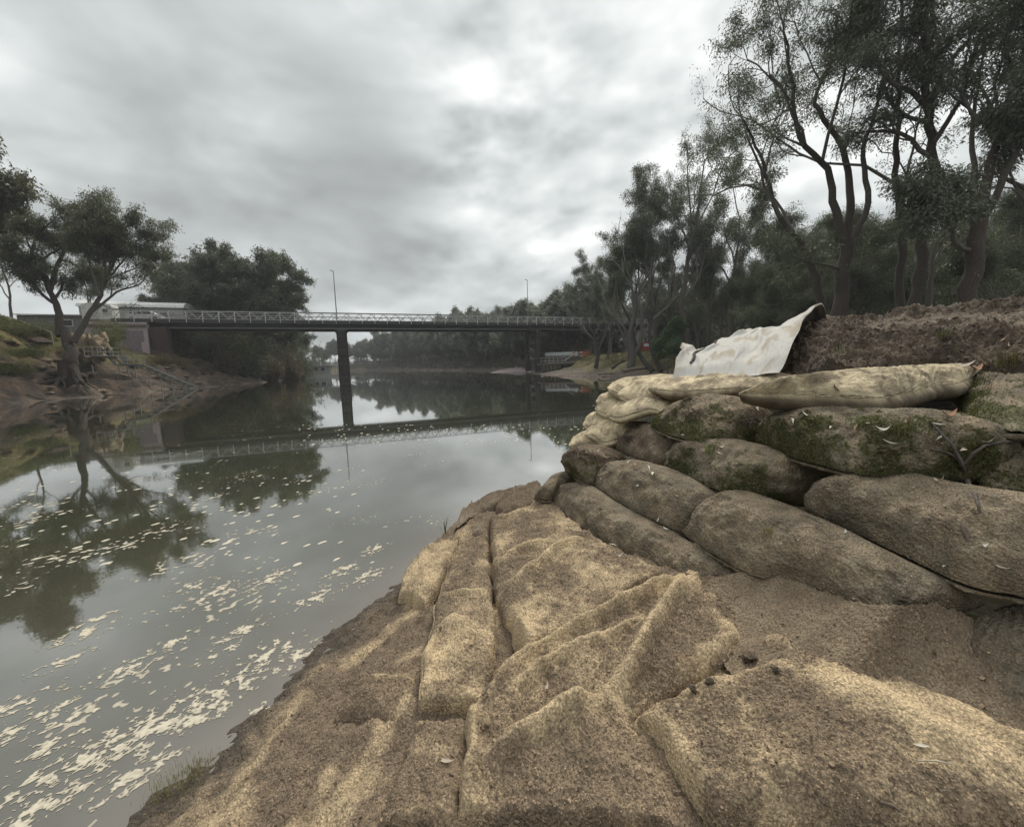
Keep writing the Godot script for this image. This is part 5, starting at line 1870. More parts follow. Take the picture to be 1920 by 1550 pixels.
	tuft("grass_tuft", on_bag(1440, 1000), 70, 0.07, 0.07, dry, "small straw coloured tuft on the longest second course bag")
	tuft("grass_tuft", on_bag(1330, 850), 26, 0.16, 0.08, green, "thin green grass on the left end of the greenish third course bag")
	tuft("grass_tuft", on_bag(1690, 815), 60, 0.15, 0.12, Color(0.12, 0.115, 0.05), "wispy grass tuft on top of the long mossy bag beside the bark")
	tuft("grass_tuft", on_bag(1620, 800), 40, 0.12, 0.12, green, "short green grass on the upper left of the long mossy bag")
	tuft("grass_tuft", on_bag(1770, 636), 60, 0.17, 0.1, Color(0.11, 0.105, 0.05), "dark grass tuft in the middle of the earth mound")
	tuft("grass_tuft", on_bag(1895, 688), 110, 0.22, 0.2, Color(0.10, 0.085, 0.04), "coarse dry grass at the right edge where mound meets crest")
	tuft("grass_tuft", on_bag(1575, 662), 30, 0.13, 0.12, green, "sparse green blades low on the left part of the earth mound")
	tuft("grass_tuft", on_bag(1205, 872), 24, 0.06, 0.1, dry, "straw wisps on the leafy end of the second course bag")
	# dead roots over the short mossy bag and the frayed bag
	for s in [[1300, 775, 1.68, 90, 0.16, "dead root tangle on top of the short mossy bag"], [1405, 790, 1.62, 120, 0.18, "hanging mat of dead roots at the right end of the short mossy bag"], [1175, 822, 1.2, 90, 0.13, "frayed dark root mat on the muddy third course bag"], [1085, 850, 1.0, 80, 0.13, "dry root and straw litter on the debris covered bag"]]:
		var p := on_bag(s[0], s[1], s[2])
		b = MB.new()
		for i in s[3]:
			b.tint = Color(0.085, 0.066, 0.05) * rng.randf_range(0.6, 1.5)
			var q: Vector3 = Vector3(rng.randfn(0, 0.5), rng.randf_range(0, 0.3), rng.randfn(0, 0.4)) * s[4]
			var pts := [q]
			var dd := Vector3(rng.randfn(0, 1), rng.randfn(-0.3, 0.6), rng.randfn(0, 1)).normalized()
			for k in 4:
				dd = (dd + Vector3(rng.randfn(0, 1), rng.randfn(-0.25, 0.7), rng.randfn(0, 1)) * 0.6).normalized()
				q += dd * 0.03
				pts.append(q)
			b.tube(pts, [0.0025, 0.0025, 0.002, 0.0015, 0.001], 3)
		var o := put(b, "root_tangle", M.bark)
		o.position = p
		tag(o, s[5], "roots")

func build_crumbs() -> void:
	var b := MB.new()
	var g := RandomNumberGenerator.new()
	g.seed = 3
	var rings := []
	for i in 4:
		var th := PI * i / 3.0
		for j in 5:
			var ph := TAU * j / 5.0 + i * 0.6
			var v := Vector3(sin(th) * cos(ph), cos(th) * 0.7, sin(th) * sin(ph))
			rings.append(v * (1.0 if i == 0 or i == 3 else g.randf_range(0.7, 1.25)))
	for i in 3:
		for j in 5:
			b.face(rings[i * 5 + j], rings[i * 5 + (j + 1) % 5], rings[i * 5 + 5 + (j + 1) % 5], rings[i * 5 + 5 + j])
	var m := b.mesh(M.grain)
	var xs := []
	var cs := []
	for c in crumbs:
		xs.append(Transform3D(Basis.from_euler(Vector3(rng.randf() * 6.0, rng.randf() * 6.0, 0)) * Basis.from_scale(Vector3(c[1], c[1] * rng.randf_range(0.5, 1.0), c[1] * rng.randf_range(0.6, 1.3))), c[0]))
		var q: Color = c[2]
		cs.append(q * rng.randf_range(0.55, 1.45))
	var o := multi("sand_crumbs", m, xs, cs)
	tag(o, "loose crumbs of sand and mud scattered over the bags and slope", "sand")

# ---------------------------------------------------------------- planting
func foot_at(px: float, depth: float, sink := 0.0) -> Vector3:
	var p := at(px, 680, depth)
	return Vector3(p.x, ground_y(p.x, p.z) - sink, p.z)

func build_left_trees() -> void:
	var grey := Color(0.105, 0.112, 0.07)
	# forked red gum with its roots washed bare
	var f := at(128, 700, 41)
	f.y = ground_y(f.x, f.z) - 0.3
	var red := drawn("river_red_gum", f, [
		[[[122, 702, 41], [133, 670, 41], [128, 645, 41], [120, 615, 41]], 0.75, 0.42, 3, 0.9],
		[[[114, 630, 41], [108, 580, 41], [97, 552, 41], [82, 520, 40.5], [76, 490, 40]], 0.46, 0.16, 0, 0.35],
		[[[78, 510, 40.5], [60, 478, 40], [70, 440, 40.5], [100, 412, 41]], 0.25, 0.08, 0, 0.3],
		[[[92, 545, 41], [110, 490, 42], [128, 450, 42], [135, 425, 43]], 0.3, 0.1, 0, 0.35],
		[[[138, 642, 41], [160, 600, 41.5], [180, 568, 42], [200, 520, 42.5], [215, 480, 43], [222, 450, 43]], 0.36, 0.08, 0, 0.42],
		[[[168, 588, 42], [196, 566, 43], [222, 545, 43.5], [262, 532, 44], [280, 500, 44]], 0.2, 0.05, 1, 0.3],
		[[[180, 565, 42], [215, 580, 42], [245, 570, 42], [268, 575, 42]], 0.09, 0.02, 3, 0.9],
		[[[196, 530, 42.5], [228, 492, 43], [250, 462, 43.5], [262, 445, 43.5]], 0.16, 0.05, 0, 0.3],
		[[[186, 556, 42], [196, 505, 41.5], [192, 462, 41], [205, 440, 41]], 0.18, 0.05, 0, 0.35],
		[[[185, 555, 41], [170, 500, 40.5], [165, 460, 40], [180, 440, 40]], 0.22, 0.07, 0, 0.35]],
		21, "forked river gum on the left bank with its dark roots washed bare", {"leaves": "spray_mid", "kids": 4, "clump": 5, "puff": 0.5, "size": 0.95, "leaf_tint": grey, "thin": 0.85, "bark": Color(0.085, 0.07, 0.06), "pale": Color(0.17, 0.15, 0.13), "spread": 0.9, "up": 0.18, "gnarl": 0.3})
	var rb := MB.new()
	rb.tint = Color(0.04, 0.032, 0.026)
	for i in 15:
		var a := TAU * i / 15.0 + rng.randf() * 0.3
		var q := Vector3(cos(a) * 0.6, rng.randf_range(0.4, 2.2), sin(a) * 0.6)
		var pts := [q]
		var reach := rng.randf_range(0.8, 2.4)
		for k in range(1, 7):
			var u := k / 6.0
			var x := f.x + cos(a) * (0.6 + reach * u)
			var z := f.z + sin(a) * (0.6 + reach * u)
			pts.append(Vector3(x - f.x + rng.randfn(0, 0.12), lerpf(q.y, ground_y(x, z) - f.y + 0.25, pow(u, 0.6)) + rng.randfn(0, 0.1), z - f.z + rng.randfn(0, 0.12)))
		rb.tube(pts, [0.30, 0.24, 0.2, 0.16, 0.12, 0.08, 0.04], 6)
	rb.tube([Vector3(0, -0.8, 0), Vector3(0.05, 1.2, 0), Vector3(0, 2.6, 0)], [1.05, 0.8, 0.66], 12)
	put(rb, "exposed_roots", M.bark, red)
	gum("gum_tree", at(-70, 640, 38) , 18.0, 31, "tall drooping gum cut off by the left edge of the photo", {"leaves": "spray_big", "kids": 7, "clump": 8, "puff": 0.7, "lean": Vector3(2.0, 0, 0), "leaf_tint": Color(0.129, 0.125, 0.082), "spread": 1.15, "from": 0.12})
	gum("gum_tree", at(20, 590, 58), 12, 35, "darker bushy tree on top of the left bank behind the forked gum", {"kids": 5, "clump": 9, "leaf_tint": Color(0.090, 0.118, 0.056), "from": 0.1})
	gum("gum_tree", at(170, 600, 62), 10, 36, "low grey tree behind the forked gum near the bridge end", {"kids": 5, "clump": 8, "leaf_tint": Color(0.118, 0.133, 0.082), "from": 0.12})
	# the domed tree and its neighbours beyond the bridge
	var dark := Color(0.075, 0.092, 0.052)
	gum("domed_tree", foot_at(470, 80), 23.0, 41, "largest dark domed tree rising above the bridge on the left bank", {"kids": 7, "leaves": "spray_big", "clump": 9, "puff": 0.85, "size": 1.0, "leaf_tint": dark, "spread": 1.05, "from": 0.3, "stems": 3, "fork": 0.2, "up": 0.12})
	gum("domed_tree", foot_at(392, 84), 18.5, 42, "second domed tree left of the largest one above the bridge", {"kids": 6, "leaves": "spray_big", "clump": 8, "puff": 0.8, "size": 1.0, "leaf_tint": dark, "spread": 1.0, "from": 0.35, "stems": 2, "fork": 0.2})
	gum("domed_tree", foot_at(340, 88), 15.0, 43, "lower grey green tree right of the shed roof above the bridge", {"kids": 6, "leaves": "spray_big", "clump": 8, "puff": 0.8, "size": 1.0, "leaf_tint": Color(0.118, 0.133, 0.086), "spread": 1.0, "from": 0.3, "stems": 2})
	gum("domed_tree", foot_at(430, 92), 17.0, 44, "dark tree filling the gap between the two domed trees", {"kids": 6, "leaves": "spray_big", "clump": 8, "puff": 0.9, "size": 1.0, "leaf_tint": dark, "spread": 1.0, "from": 0.25})
	gum("domed_tree", foot_at(525, 96), 16.0, 45, "shorter tree at the right foot of the largest domed tree", {"kids": 6, "leaves": "spray_big", "clump": 8, "puff": 0.8, "size": 1.0, "leaf_tint": dark, "spread": 1.1, "from": 0.2})
	# scrub under the span, brown and olive
	var spec := [[330, 72, 6.0, 5.5, 0], [365, 74, 6.5, 7.5, 1], [405, 76, 7.0, 8.5, 2], [450, 78, 7.5, 8.0, 1], [490, 82, 7.0, 8.5, 0], [525, 86, 8.0, 9.0, 2], [560, 96, 9.0, 9.5, 0], [590, 118, 9.0, 11.0, 0], [345, 66, 4.0, 3.5, 2], [428, 69, 4.0, 4.0, 2], [470, 72, 5.0, 4.5, 0], [508, 78, 5.0, 5.0, 2], [545, 86, 5.0, 5.0, 2], [385, 70, 4.5, 4.5, 0]]
	var kind := ["olive green riverside bush under the bridge span", "light green bush under the left part of the bridge", "brown twiggy bush low on the left bank under the bridge"]
	var tint := [Color(0.085, 0.098, 0.052), Color(0.115, 0.135, 0.05), Color(0.125, 0.095, 0.06)]
	var i := 0
	for s in spec:
		var p := foot_at(s[0], s[1], 0.3)
		shrub("riverside_bush", p, s[2], s[3], 60 + i, kind[s[4]], tint[s[4]], 900, "bushes on the left bank under the bridge", "spray_big")
		i += 1
	shrub("bank_bush", at(203, 640, 50) - Vector3(0, 2.0, 0), 3.4, 5.4, 81, "rounded yellow green bush beside the abutment, right of the forked gum", Color(0.14, 0.14, 0.05), 900)
	shrub("bank_bush", at(222, 628, 56) - Vector3(0, 1.0, 0), 2.0, 3.2, 82, "dark green bush against the left wall of the abutment", Color(0.07, 0.095, 0.04), 500)
	shrub("reed_bed", foot_at(300, 58), 4.0, 1.9, 83, "straw brown reedy scrub below the abutment", Color(0.15, 0.105, 0.045), 420)
	shrub("reed_bed", foot_at(330, 60), 4.0, 1.7, 84, "straw brown reedy scrub farther right below the bridge", Color(0.13, 0.095, 0.045), 420)
	for q in [[20, 585, 44, 5.0, 2.4, "low yellow green shrub on the crest of the grassy slope at far left"], [75, 596, 46, 4.5, 2.0, "dull green shrub on the crest just left of the forked gum"], [50, 640, 41, 3.4, 1.1, "flat clump of green scrub under the concrete steps"], [8, 650, 38, 3.5, 1.2, "green scrub at the left edge below the concrete steps"]]:
		var p := at(q[0], q[1], q[2])
		shrub("slope_shrub", Vector3(p.x, ground_y(p.x, p.z) - 0.1, p.z), q[3], q[4], int(q[0]) + 200, q[5], Color(0.095, 0.105, 0.03), 420)
	# grass on the slope
	var gm := spray_mesh(26, 0.35, 0.42, 0.022, -1.4, 77)
	var xs := []
	var cs := []
	for k in 8000:
		var z := rng.randf_range(-58, -22)
		var d := rng.randf_range(7.0, 26.0)
		var x := edge(LEFT, z) - d
		if nf.get_noise_2d(x * 0.6, z * 0.6) < -0.18 and d < 12.0: continue
		xs.append(xf(Vector3(x, ground_y(x, z) + 0.05, z), rng.randf() * TAU, 0.0, rng.randf_range(0.4, 0.85)))
		cs.append(Color(0.115, 0.125, 0.035).lerp(Color(0.20, 0.155, 0.06), clampf(nf.get_noise_2d(x * 0.4 + 50, z * 0.4) * 2.0 + 0.4, 0, 1)) * rng.randf_range(0.7, 1.3))
	tag(multi("slope_grass", gm, xs, cs), "rough green and straw grass on the left bank slope", "grass")
	# ochre outcrop and stones on the eroded bank
	var n := 0
	for q in [[168, 652, 46, 1.0, 1.9, "tall ochre clay outcrop just right of the forked gum"], [182, 662, 46.5, 1.0, 0.9, "lower ochre clay block at the foot of the outcrop"], [190, 645, 48, 0.9, 1.3, "ochre clay face behind the outcrop under the bush"]]:
		var p := at(q[0], q[1], q[2])
		rock("clay_outcrop", p, Vector3(q[3], q[4], q[3]), Color(0.33, 0.26, 0.175), 300 + n, q[5], "rock")
		n += 1
	for k in 70:
		var z := rng.randf_range(-66, -26)
		var d := rng.randf_range(0.2, 7.5)
		var x := edge(LEFT, z) - d
		var s := rng.randf_range(0.18, 0.5)
		rock("bank_stone", Vector3(x, ground_y(x, z) + 0.05, z), Vector3(s * 1.9, s * 0.55, s * 1.2), Color(0.25, 0.19, 0.135) * rng.randf_range(0.5, 1.3), 400 + k, "flat clod or slab of clay lying on the eroded left bank", "clod", "clay slabs on the left bank")
	# roots and drift logs along the eroded bank
	for k in 44:
		var z := rng.randf_range(-62, -27)
		var d := rng.randf_range(0.3, 7.0)
		var x := edge(LEFT, z) - d
		var pts := []
		var rr := []
		var l := rng.randf_range(1.2, 3.6)
		var a := rng.randf_range(-1.3, 1.3)
		for m in 7:
			var xx := x + cos(a) * l * m / 6.0 + rng.randfn(0, 0.12)
			var zz := z + sin(a) * l * m / 6.0
			pts.append(Vector3(xx - x, maxf(ground_y(xx, zz), -0.1) + 0.10 - ground_y(x, z), zz - z))
			rr.append(lerpf(0.13 if k < 12 else 0.07, 0.03, m / 6.0))
		var b := MB.new()
		b.tint = Color(0.06, 0.05, 0.042) if k % 3 else Color(0.12, 0.10, 0.085)
		b.tube(pts, rr, 6, true)
		var o := put(b, "drift_log", M.bark)
		o.position = Vector3(x, ground_y(x, z), z)
		tag(o, "root or drift log lying on the eroded left bank", "log", "roots and drift logs on the left bank")

func rock(called: String, p: Vector3, s: Vector3, tint: Color, seed_: int, label: String, category: String, group := "") -> void:
	var b := MB.new()
	var k := 9
	for i in k:
		for j in k + 3:
			var th := PI * i / (k - 1)
			var ph := TAU * j / (k + 2)
			var v := Vector3(sin(th) * cos(ph), cos(th), sin(th) * sin(ph))
			var f := 0.85 + 0.8 * nf.get_noise_3dv(v * 0.9 + Vector3(seed_ * 3.7, 0, 0)) + 0.25 * nf.get_noise_3dv(v * 3.0 + Vector3(0, seed_, 0))
			b.v.append(v * f * s)
			b.c.append(tint * (0.9 + 0.5 * nf.get_noise_3dv(v * 2.0 + Vector3(seed_, 0, 0))))
	b.grid(k, k + 3, true)
	var o := put(b, called, M.soil_far, null, true)
	o.position = p
	tag(o, label, category, group)

func build_right_trees() -> void:
	var leafy := Color(0.10, 0.115, 0.082)
	var big := {"thin": 0.68, "kids": 4, "clump": 6, "puff": 0.34, "size": 0.95, "leaf_tint": leafy, "bark": Color(0.06, 0.05, 0.042), "pale": Color(0.15, 0.135, 0.12), "spread": 0.75, "up": 0.3, "gnarl": 0.28, "levels": 3}
	var g0 := Vector3(0, -0.6, 0)
	drawn("tall_gum", at(1572, 600, 24) + g0, [
		[[[1574, 620, 24], [1578, 560, 24], [1580, 500, 24], [1586, 450, 24]], 0.62, 0.45, 3, 0.9],
		[[[1584, 455, 24], [1562, 380, 24], [1552, 320, 24], [1505, 268, 23.5], [1490, 190, 23], [1480, 110, 22.5], [1470, 40, 22]], 0.36, 0.07, 0, 0.35],
		[[[1588, 455, 24], [1592, 380, 24.5], [1588, 320, 25], [1572, 262, 25], [1545, 225, 25], [1530, 180, 25.5], [1560, 110, 26], [1570, 30, 26]], 0.36, 0.07, 0, 0.35],
		[[[1588, 460, 24], [1626, 395, 23.5], [1622, 320, 23], [1618, 280, 23], [1640, 215, 22.5], [1660, 120, 22], [1650, 30, 22]], 0.28, 0.06, 0, 0.35],
		[[[1578, 505, 24], [1545, 496, 23.6], [1510, 490, 23.3], [1478, 475, 23]], 0.16, 0.05, 1, 0.5],
		[[[1512, 275, 23.6], [1480, 262, 23], [1468, 256, 22.6]], 0.13, 0.04, 2, 0.6]], 101, "big dark forked gum nearest the white sheet, first of the tall gums", big)
	drawn("tall_gum", at(1540, 600, 26) + g0, [
		[[[1545, 615, 26], [1536, 540, 26], [1510, 470, 26], [1470, 420, 26], [1448, 370, 26], [1432, 310, 26], [1412, 260, 26], [1395, 225, 26]], 0.42, 0.08, 0, 0.35],
		[[[1450, 380, 26], [1430, 350, 25.8], [1412, 338, 25.6]], 0.08, 0.03, 2, 0.3],
		[[[1436, 320, 26], [1450, 260, 26.5], [1470, 200, 27]], 0.12, 0.04, 1, 0.3]], 102, "slender pale limbed gum leaning left beside the forked gum", big.merged({"spread": 0.5, "kids": 3, "pale": Color(0.24, 0.22, 0.2), "clump": 8}, true))
	drawn("tall_gum", at(1688, 590, 23) + g0, [
		[[[1688, 610, 23], [1690, 500, 23], [1692, 420, 23], [1680, 340, 23], [1682, 250, 23], [1686, 170, 23], [1688, 90, 23], [1692, 10, 23], [1690, -60, 23]], 0.36, 0.07, 0, 0.3],
		[[[1688, 165, 23], [1655, 132, 22.6], [1640, 80, 22.3], [1640, 20, 22]], 0.16, 0.05, 0, 0.3],
		[[[1690, 400, 23], [1705, 310, 23.5], [1722, 230, 24], [1730, 190, 24]], 0.15, 0.05, 1, 0.3]], 103, "straight slim gum trunk, third of the tall gums from the left", big)
	drawn("tall_gum", at(1725, 590, 21) + g0, [
		[[[1716, 605, 21], [1726, 520, 21], [1732, 440, 21], [1736, 370, 21], [1752, 320, 21], [1748, 260, 21], [1740, 195, 21]], 0.40, 0.26, 0, 0.75],
		[[[1740, 200, 21], [1712, 172, 20.6], [1680, 160, 20.2], [1648, 128, 20], [1636, 60, 19.6], [1632, 0, 19.4]], 0.2, 0.05, 0, 0.35],
		[[[1742, 198, 21], [1770, 140, 21], [1800, 92, 21], [1850, 55, 21], [1905, -10, 21]], 0.24, 0.06, 0, 0.4],
		[[[1744, 360, 21], [1772, 370, 20.6], [1782, 420, 20.4]], 0.10, 0.04, 2, 0.4],
		[[[1736, 195, 21], [1728, 120, 21.4], [1745, 40, 22], [1742, -40, 22]], 0.15, 0.05, 0, 0.3]], 104, "gum with a high wide fork whose right limb sweeps to the top corner", big)
	drawn("tall_gum", at(1745, 590, 27) + g0, [
		[[[1742, 600, 27], [1745, 520, 27], [1755, 460, 27], [1790, 415, 27]], 0.3, 0.1, 1, 0.4]], 105, "short dark trunk close behind the wide forked gum", big)
	drawn("tall_gum", at(1820, 575, 19) + g0, [
		[[[1816, 590, 19], [1824, 520, 19], [1828, 470, 19], [1838, 410, 19]], 0.55, 0.42, 3, 0.9],
		[[[1836, 415, 19], [1850, 340, 19], [1868, 270, 19], [1884, 200, 19], [1910, 130, 19], [1930, 40, 19]], 0.34, 0.07, 0, 0.3],
		[[[1840, 420, 19], [1872, 360, 18.6], [1905, 290, 18.3], [1935, 210, 18]], 0.26, 0.08, 0, 0.3],
		[[[1826, 415, 19], [1828, 330, 19.5], [1822, 250, 20], [1835, 160, 20.5], [1850, 60, 21]], 0.22, 0.05, 0, 0.3],
		[[[1826, 470, 19], [1798, 462, 18.7], [1782, 430, 18.5], [1776, 395, 18.4], [1752, 375, 18.2]], 0.2, 0.06, 0, 0.4]], 106, "thick trunked gum at the right whose limbs spread past the photo edge", big.merged({"bark": Color(0.065, 0.05, 0.04)}, true))
	drawn("tall_gum", at(1960, 575, 20) + g0, [
		[[[1960, 600, 20], [1955, 450, 20], [1935, 320, 20], [1915, 200, 20], [1890, 100, 20], [1880, 0, 20]], 0.4, 0.08, 0, 0.25],
		[[[1950, 420, 20], [1900, 340, 20.5], [1880, 270, 21]], 0.15, 0.05, 1, 0.3]], 107, "gum just outside the right edge, only its branches seen", big)
	# the stepped clump of gums above the right end of the bridge
	var mid := {"kids": 5, "clump": 6, "puff": 0.55, "size": 0.95, "leaf_tint": Color(0.095, 0.113, 0.073), "leaves": "spray_mid", "spread": 0.62, "up": 0.35, "from": 0.28, "bark": Color(0.12, 0.105, 0.09), "pale": Color(0.25, 0.23, 0.2)}
	gum("bank_gum", foot_at(1292, 58), 29.0, 121, "tallest gum of the clump at the right end of the bridge", mid)
	gum("bank_gum", foot_at(1222, 60), 22.8, 122, "second tallest gum, left of the tallest in the bridge end clump", mid.merged({"from": 0.45}, true))
	gum("bank_gum", foot_at(1178, 60), 17.8, 123, "gum with bare pale lower limbs left in the bridge end clump", mid.merged({"stems": 2, "fork": 0.1, "from": 0.55}, true))
	gum("bank_gum", foot_at(1372, 58), 22.5, 124, "gum right of the tallest with an isolated round top", mid)
	gum("bank_gum", foot_at(1330, 62), 20.5, 125, "dense gum filling behind the right shoulder of the tallest one", mid)
	gum("bank_gum", foot_at(1255, 66), 19.5, 126, "dense gum filling between the two tallest of the clump", mid)
	gum("bank_gum", foot_at(1080, 96), 19.5, 127, "rounded gum beyond the bridge left of the stepped clump", mid.merged({"size": 1.1}, true))
	gum("bank_gum", foot_at(1118, 90), 16.0, 128, "lower gum beyond the bridge between rounded gum and clump", mid.merged({"size": 1.1}, true))
	gum("bank_gum", foot_at(1143, 74), 15.5, 129, "slim gum at the left foot of the stepped clump", mid)
	# leaning bare trunks on the eroded right bank
	drawn("leaning_tree", foot_at(1185, 53), [
		[[[1182, 690, 53], [1186, 664, 53], [1180, 630, 53], [1190, 590, 53], [1186, 540, 53], [1172, 490, 53]], 0.5, 0.08, 1, 0.35],
		[[[1186, 672, 53], [1202, 640, 53], [1204, 600, 53.5], [1220, 550, 54], [1228, 500, 54]], 0.35, 0.06, 1, 0.35],
		[[[1182, 660, 53], [1160, 610, 53], [1140, 570, 53], [1120, 535, 53]], 0.2, 0.04, 1, 0.3]], 131, "bare branched pale tree with a dark base on the right bank", {"kids": 4, "clump": 3, "puff": 0.5, "size": 0.7, "bark": Color(0.09, 0.08, 0.07), "pale": Color(0.27, 0.25, 0.22), "bare": 0.55})
	drawn("leaning_tree", foot_at(1222, 54), [
		[[[1224, 696, 52], [1205, 672, 53], [1192, 648, 54], [1180, 600, 55], [1160, 560, 55]], 0.36, 0.1, 2, 0.5]], 132, "dark trunk leaning left over the mud of the right bank", {"kids": 4, "clump": 3, "size": 0.7, "bark": Color(0.05, 0.045, 0.04), "bare": 0.5})
	drawn("leaning_tree", foot_at(1238, 54), [
		[[[1240, 696, 52], [1224, 660, 53], [1218, 620, 54], [1228, 570, 54], [1240, 520, 54]], 0.34, 0.08, 1, 0.4]], 133, "dark leaning trunk right of the two on the right bank mud", {"kids": 4, "clump": 4, "size": 0.7, "bark": Color(0.055, 0.05, 0.044), "pale": Color(0.25, 0.23, 0.2), "bare": 0.4})
	drawn("leaning_tree", foot_at(1117, 62), [
		[[[1116, 690, 62], [1121, 668, 62], [1117, 640, 62], [1108, 615, 62], [1095, 590, 62]], 0.36, 0.08, 1, 0.4],
		[[[1120, 668, 62], [1130, 635, 62], [1142, 610, 62]], 0.2, 0.06, 1, 0.4]], 134, "small dark based tree on the grassy bank right of the orange fence", {"kids": 4, "clump": 4, "size": 0.8, "bark": Color(0.05, 0.045, 0.04), "pale": Color(0.18, 0.16, 0.14), "bare": 0.5})
	# round evergreen and orange dead shrub
	var rd := gum("evergreen_tree", foot_at(1254, 50), 5.6, 141, "dense round dark green tree on the grass behind the leaning trunks", {"leaves": "spray_big", "kids": 6, "clump": 6, "puff": 0.4, "size": 0.5, "leaf_tint": Color(0.064, 0.108, 0.043), "spread": 1.1, "from": 0.3})
	shrub("orange_shrub", foot_at(1352, 38), 2.2, 4.0, 142, "shrub with rust orange dead leaves behind the white sheet", Color(0.16, 0.062, 0.022), 340)
	# woodland behind: two dozen trees, each its own, copied from a few
	var pa := gum("woodland_gum", foot_at(1440, 44), 12.5, 151, "gum with a bushy crown in the woodland behind the tall gums", {"kids": 6, "clump": 11, "puff": 0.6, "size": 0.9, "leaf_tint": Color(0.086, 0.103, 0.060), "from": 0.12, "pale": Color(0.2, 0.18, 0.16)}, "woodland trees behind the tall gums")
	var pb := gum("woodland_gum", foot_at(1500, 50), 13.0, 152, "tall narrow gum in the woodland behind the tall gums", {"kids": 6, "clump": 10, "puff": 0.7, "size": 0.95, "leaf_tint": Color(0.096, 0.108, 0.069), "from": 0.15, "stems": 2}, "woodland trees behind the tall gums")
	var pc := gum("woodland_gum", foot_at(1650, 42), 11.5, 153, "dark many branched gum in the woodland behind the tall gums", {"kids": 6, "clump": 12, "puff": 0.65, "size": 0.9, "leaf_tint": Color(0.082, 0.099, 0.058), "from": 0.08, "gnarl": 0.35}, "woodland trees behind the tall gums")
	var protos := [pa, pb, pc]
	var k := 0
	for q in [[1405, 52, 1.05], [1470, 58, 1.1], [1530, 44, 0.95], [1560, 60, 1.2], [1600, 52, 1.05], [1635, 62, 1.25], [1690, 50, 1.0], [1720, 60, 1.2], [1760, 46, 0.95], [1800, 56, 1.1], [1840, 48, 1.0], [1880, 40, 0.95], [1915, 52, 1.15], [1950, 36, 0.9], [1420, 72, 1.2], [1350, 76, 1.3], [1310, 84, 1.3], [1500, 78, 1.3], [1580, 84, 1.4], [1670, 80, 1.4], [1780, 76, 1.3], [1870, 70, 1.3], [1240, 92, 1.3], [1190, 104, 1.3], [1150, 112, 1.2], [1590, 36, 0.75], [1760, 33, 0.7], [1850, 31, 0.75], [1460, 36, 0.6]]:
		dup(protos[k % 3], foot_at(q[0], q[1]), k * 1.9, q[2], ["gum with a bushy crown in the woodland behind the tall gums", "tall narrow gum in the woodland behind the tall gums", "dark many branched gum in the woodland behind the tall gums"][k % 3], "woodland trees behind the tall gums")
		k += 1
	for q in [[1290, 46, 3.5, 2.0], [1390, 40, 4.0, 3.0], [1430, 36, 4.5, 3.6], [1500, 34, 4.5, 3.2], [1640, 34, 5.0, 4.2], [1780, 30, 5.0, 4.5], [1880, 28, 5.0, 4.6], [1560, 38, 5.0, 4.0], [1710, 36, 5.0, 4.0]]:
		shrub("understorey_bush", foot_at(q[0], q[1]), q[2], q[3], int(q[0]), "dark green bush in the understorey behind the mound", Color(0.07, 0.082, 0.048), 600, "understorey bushes behind the mound")

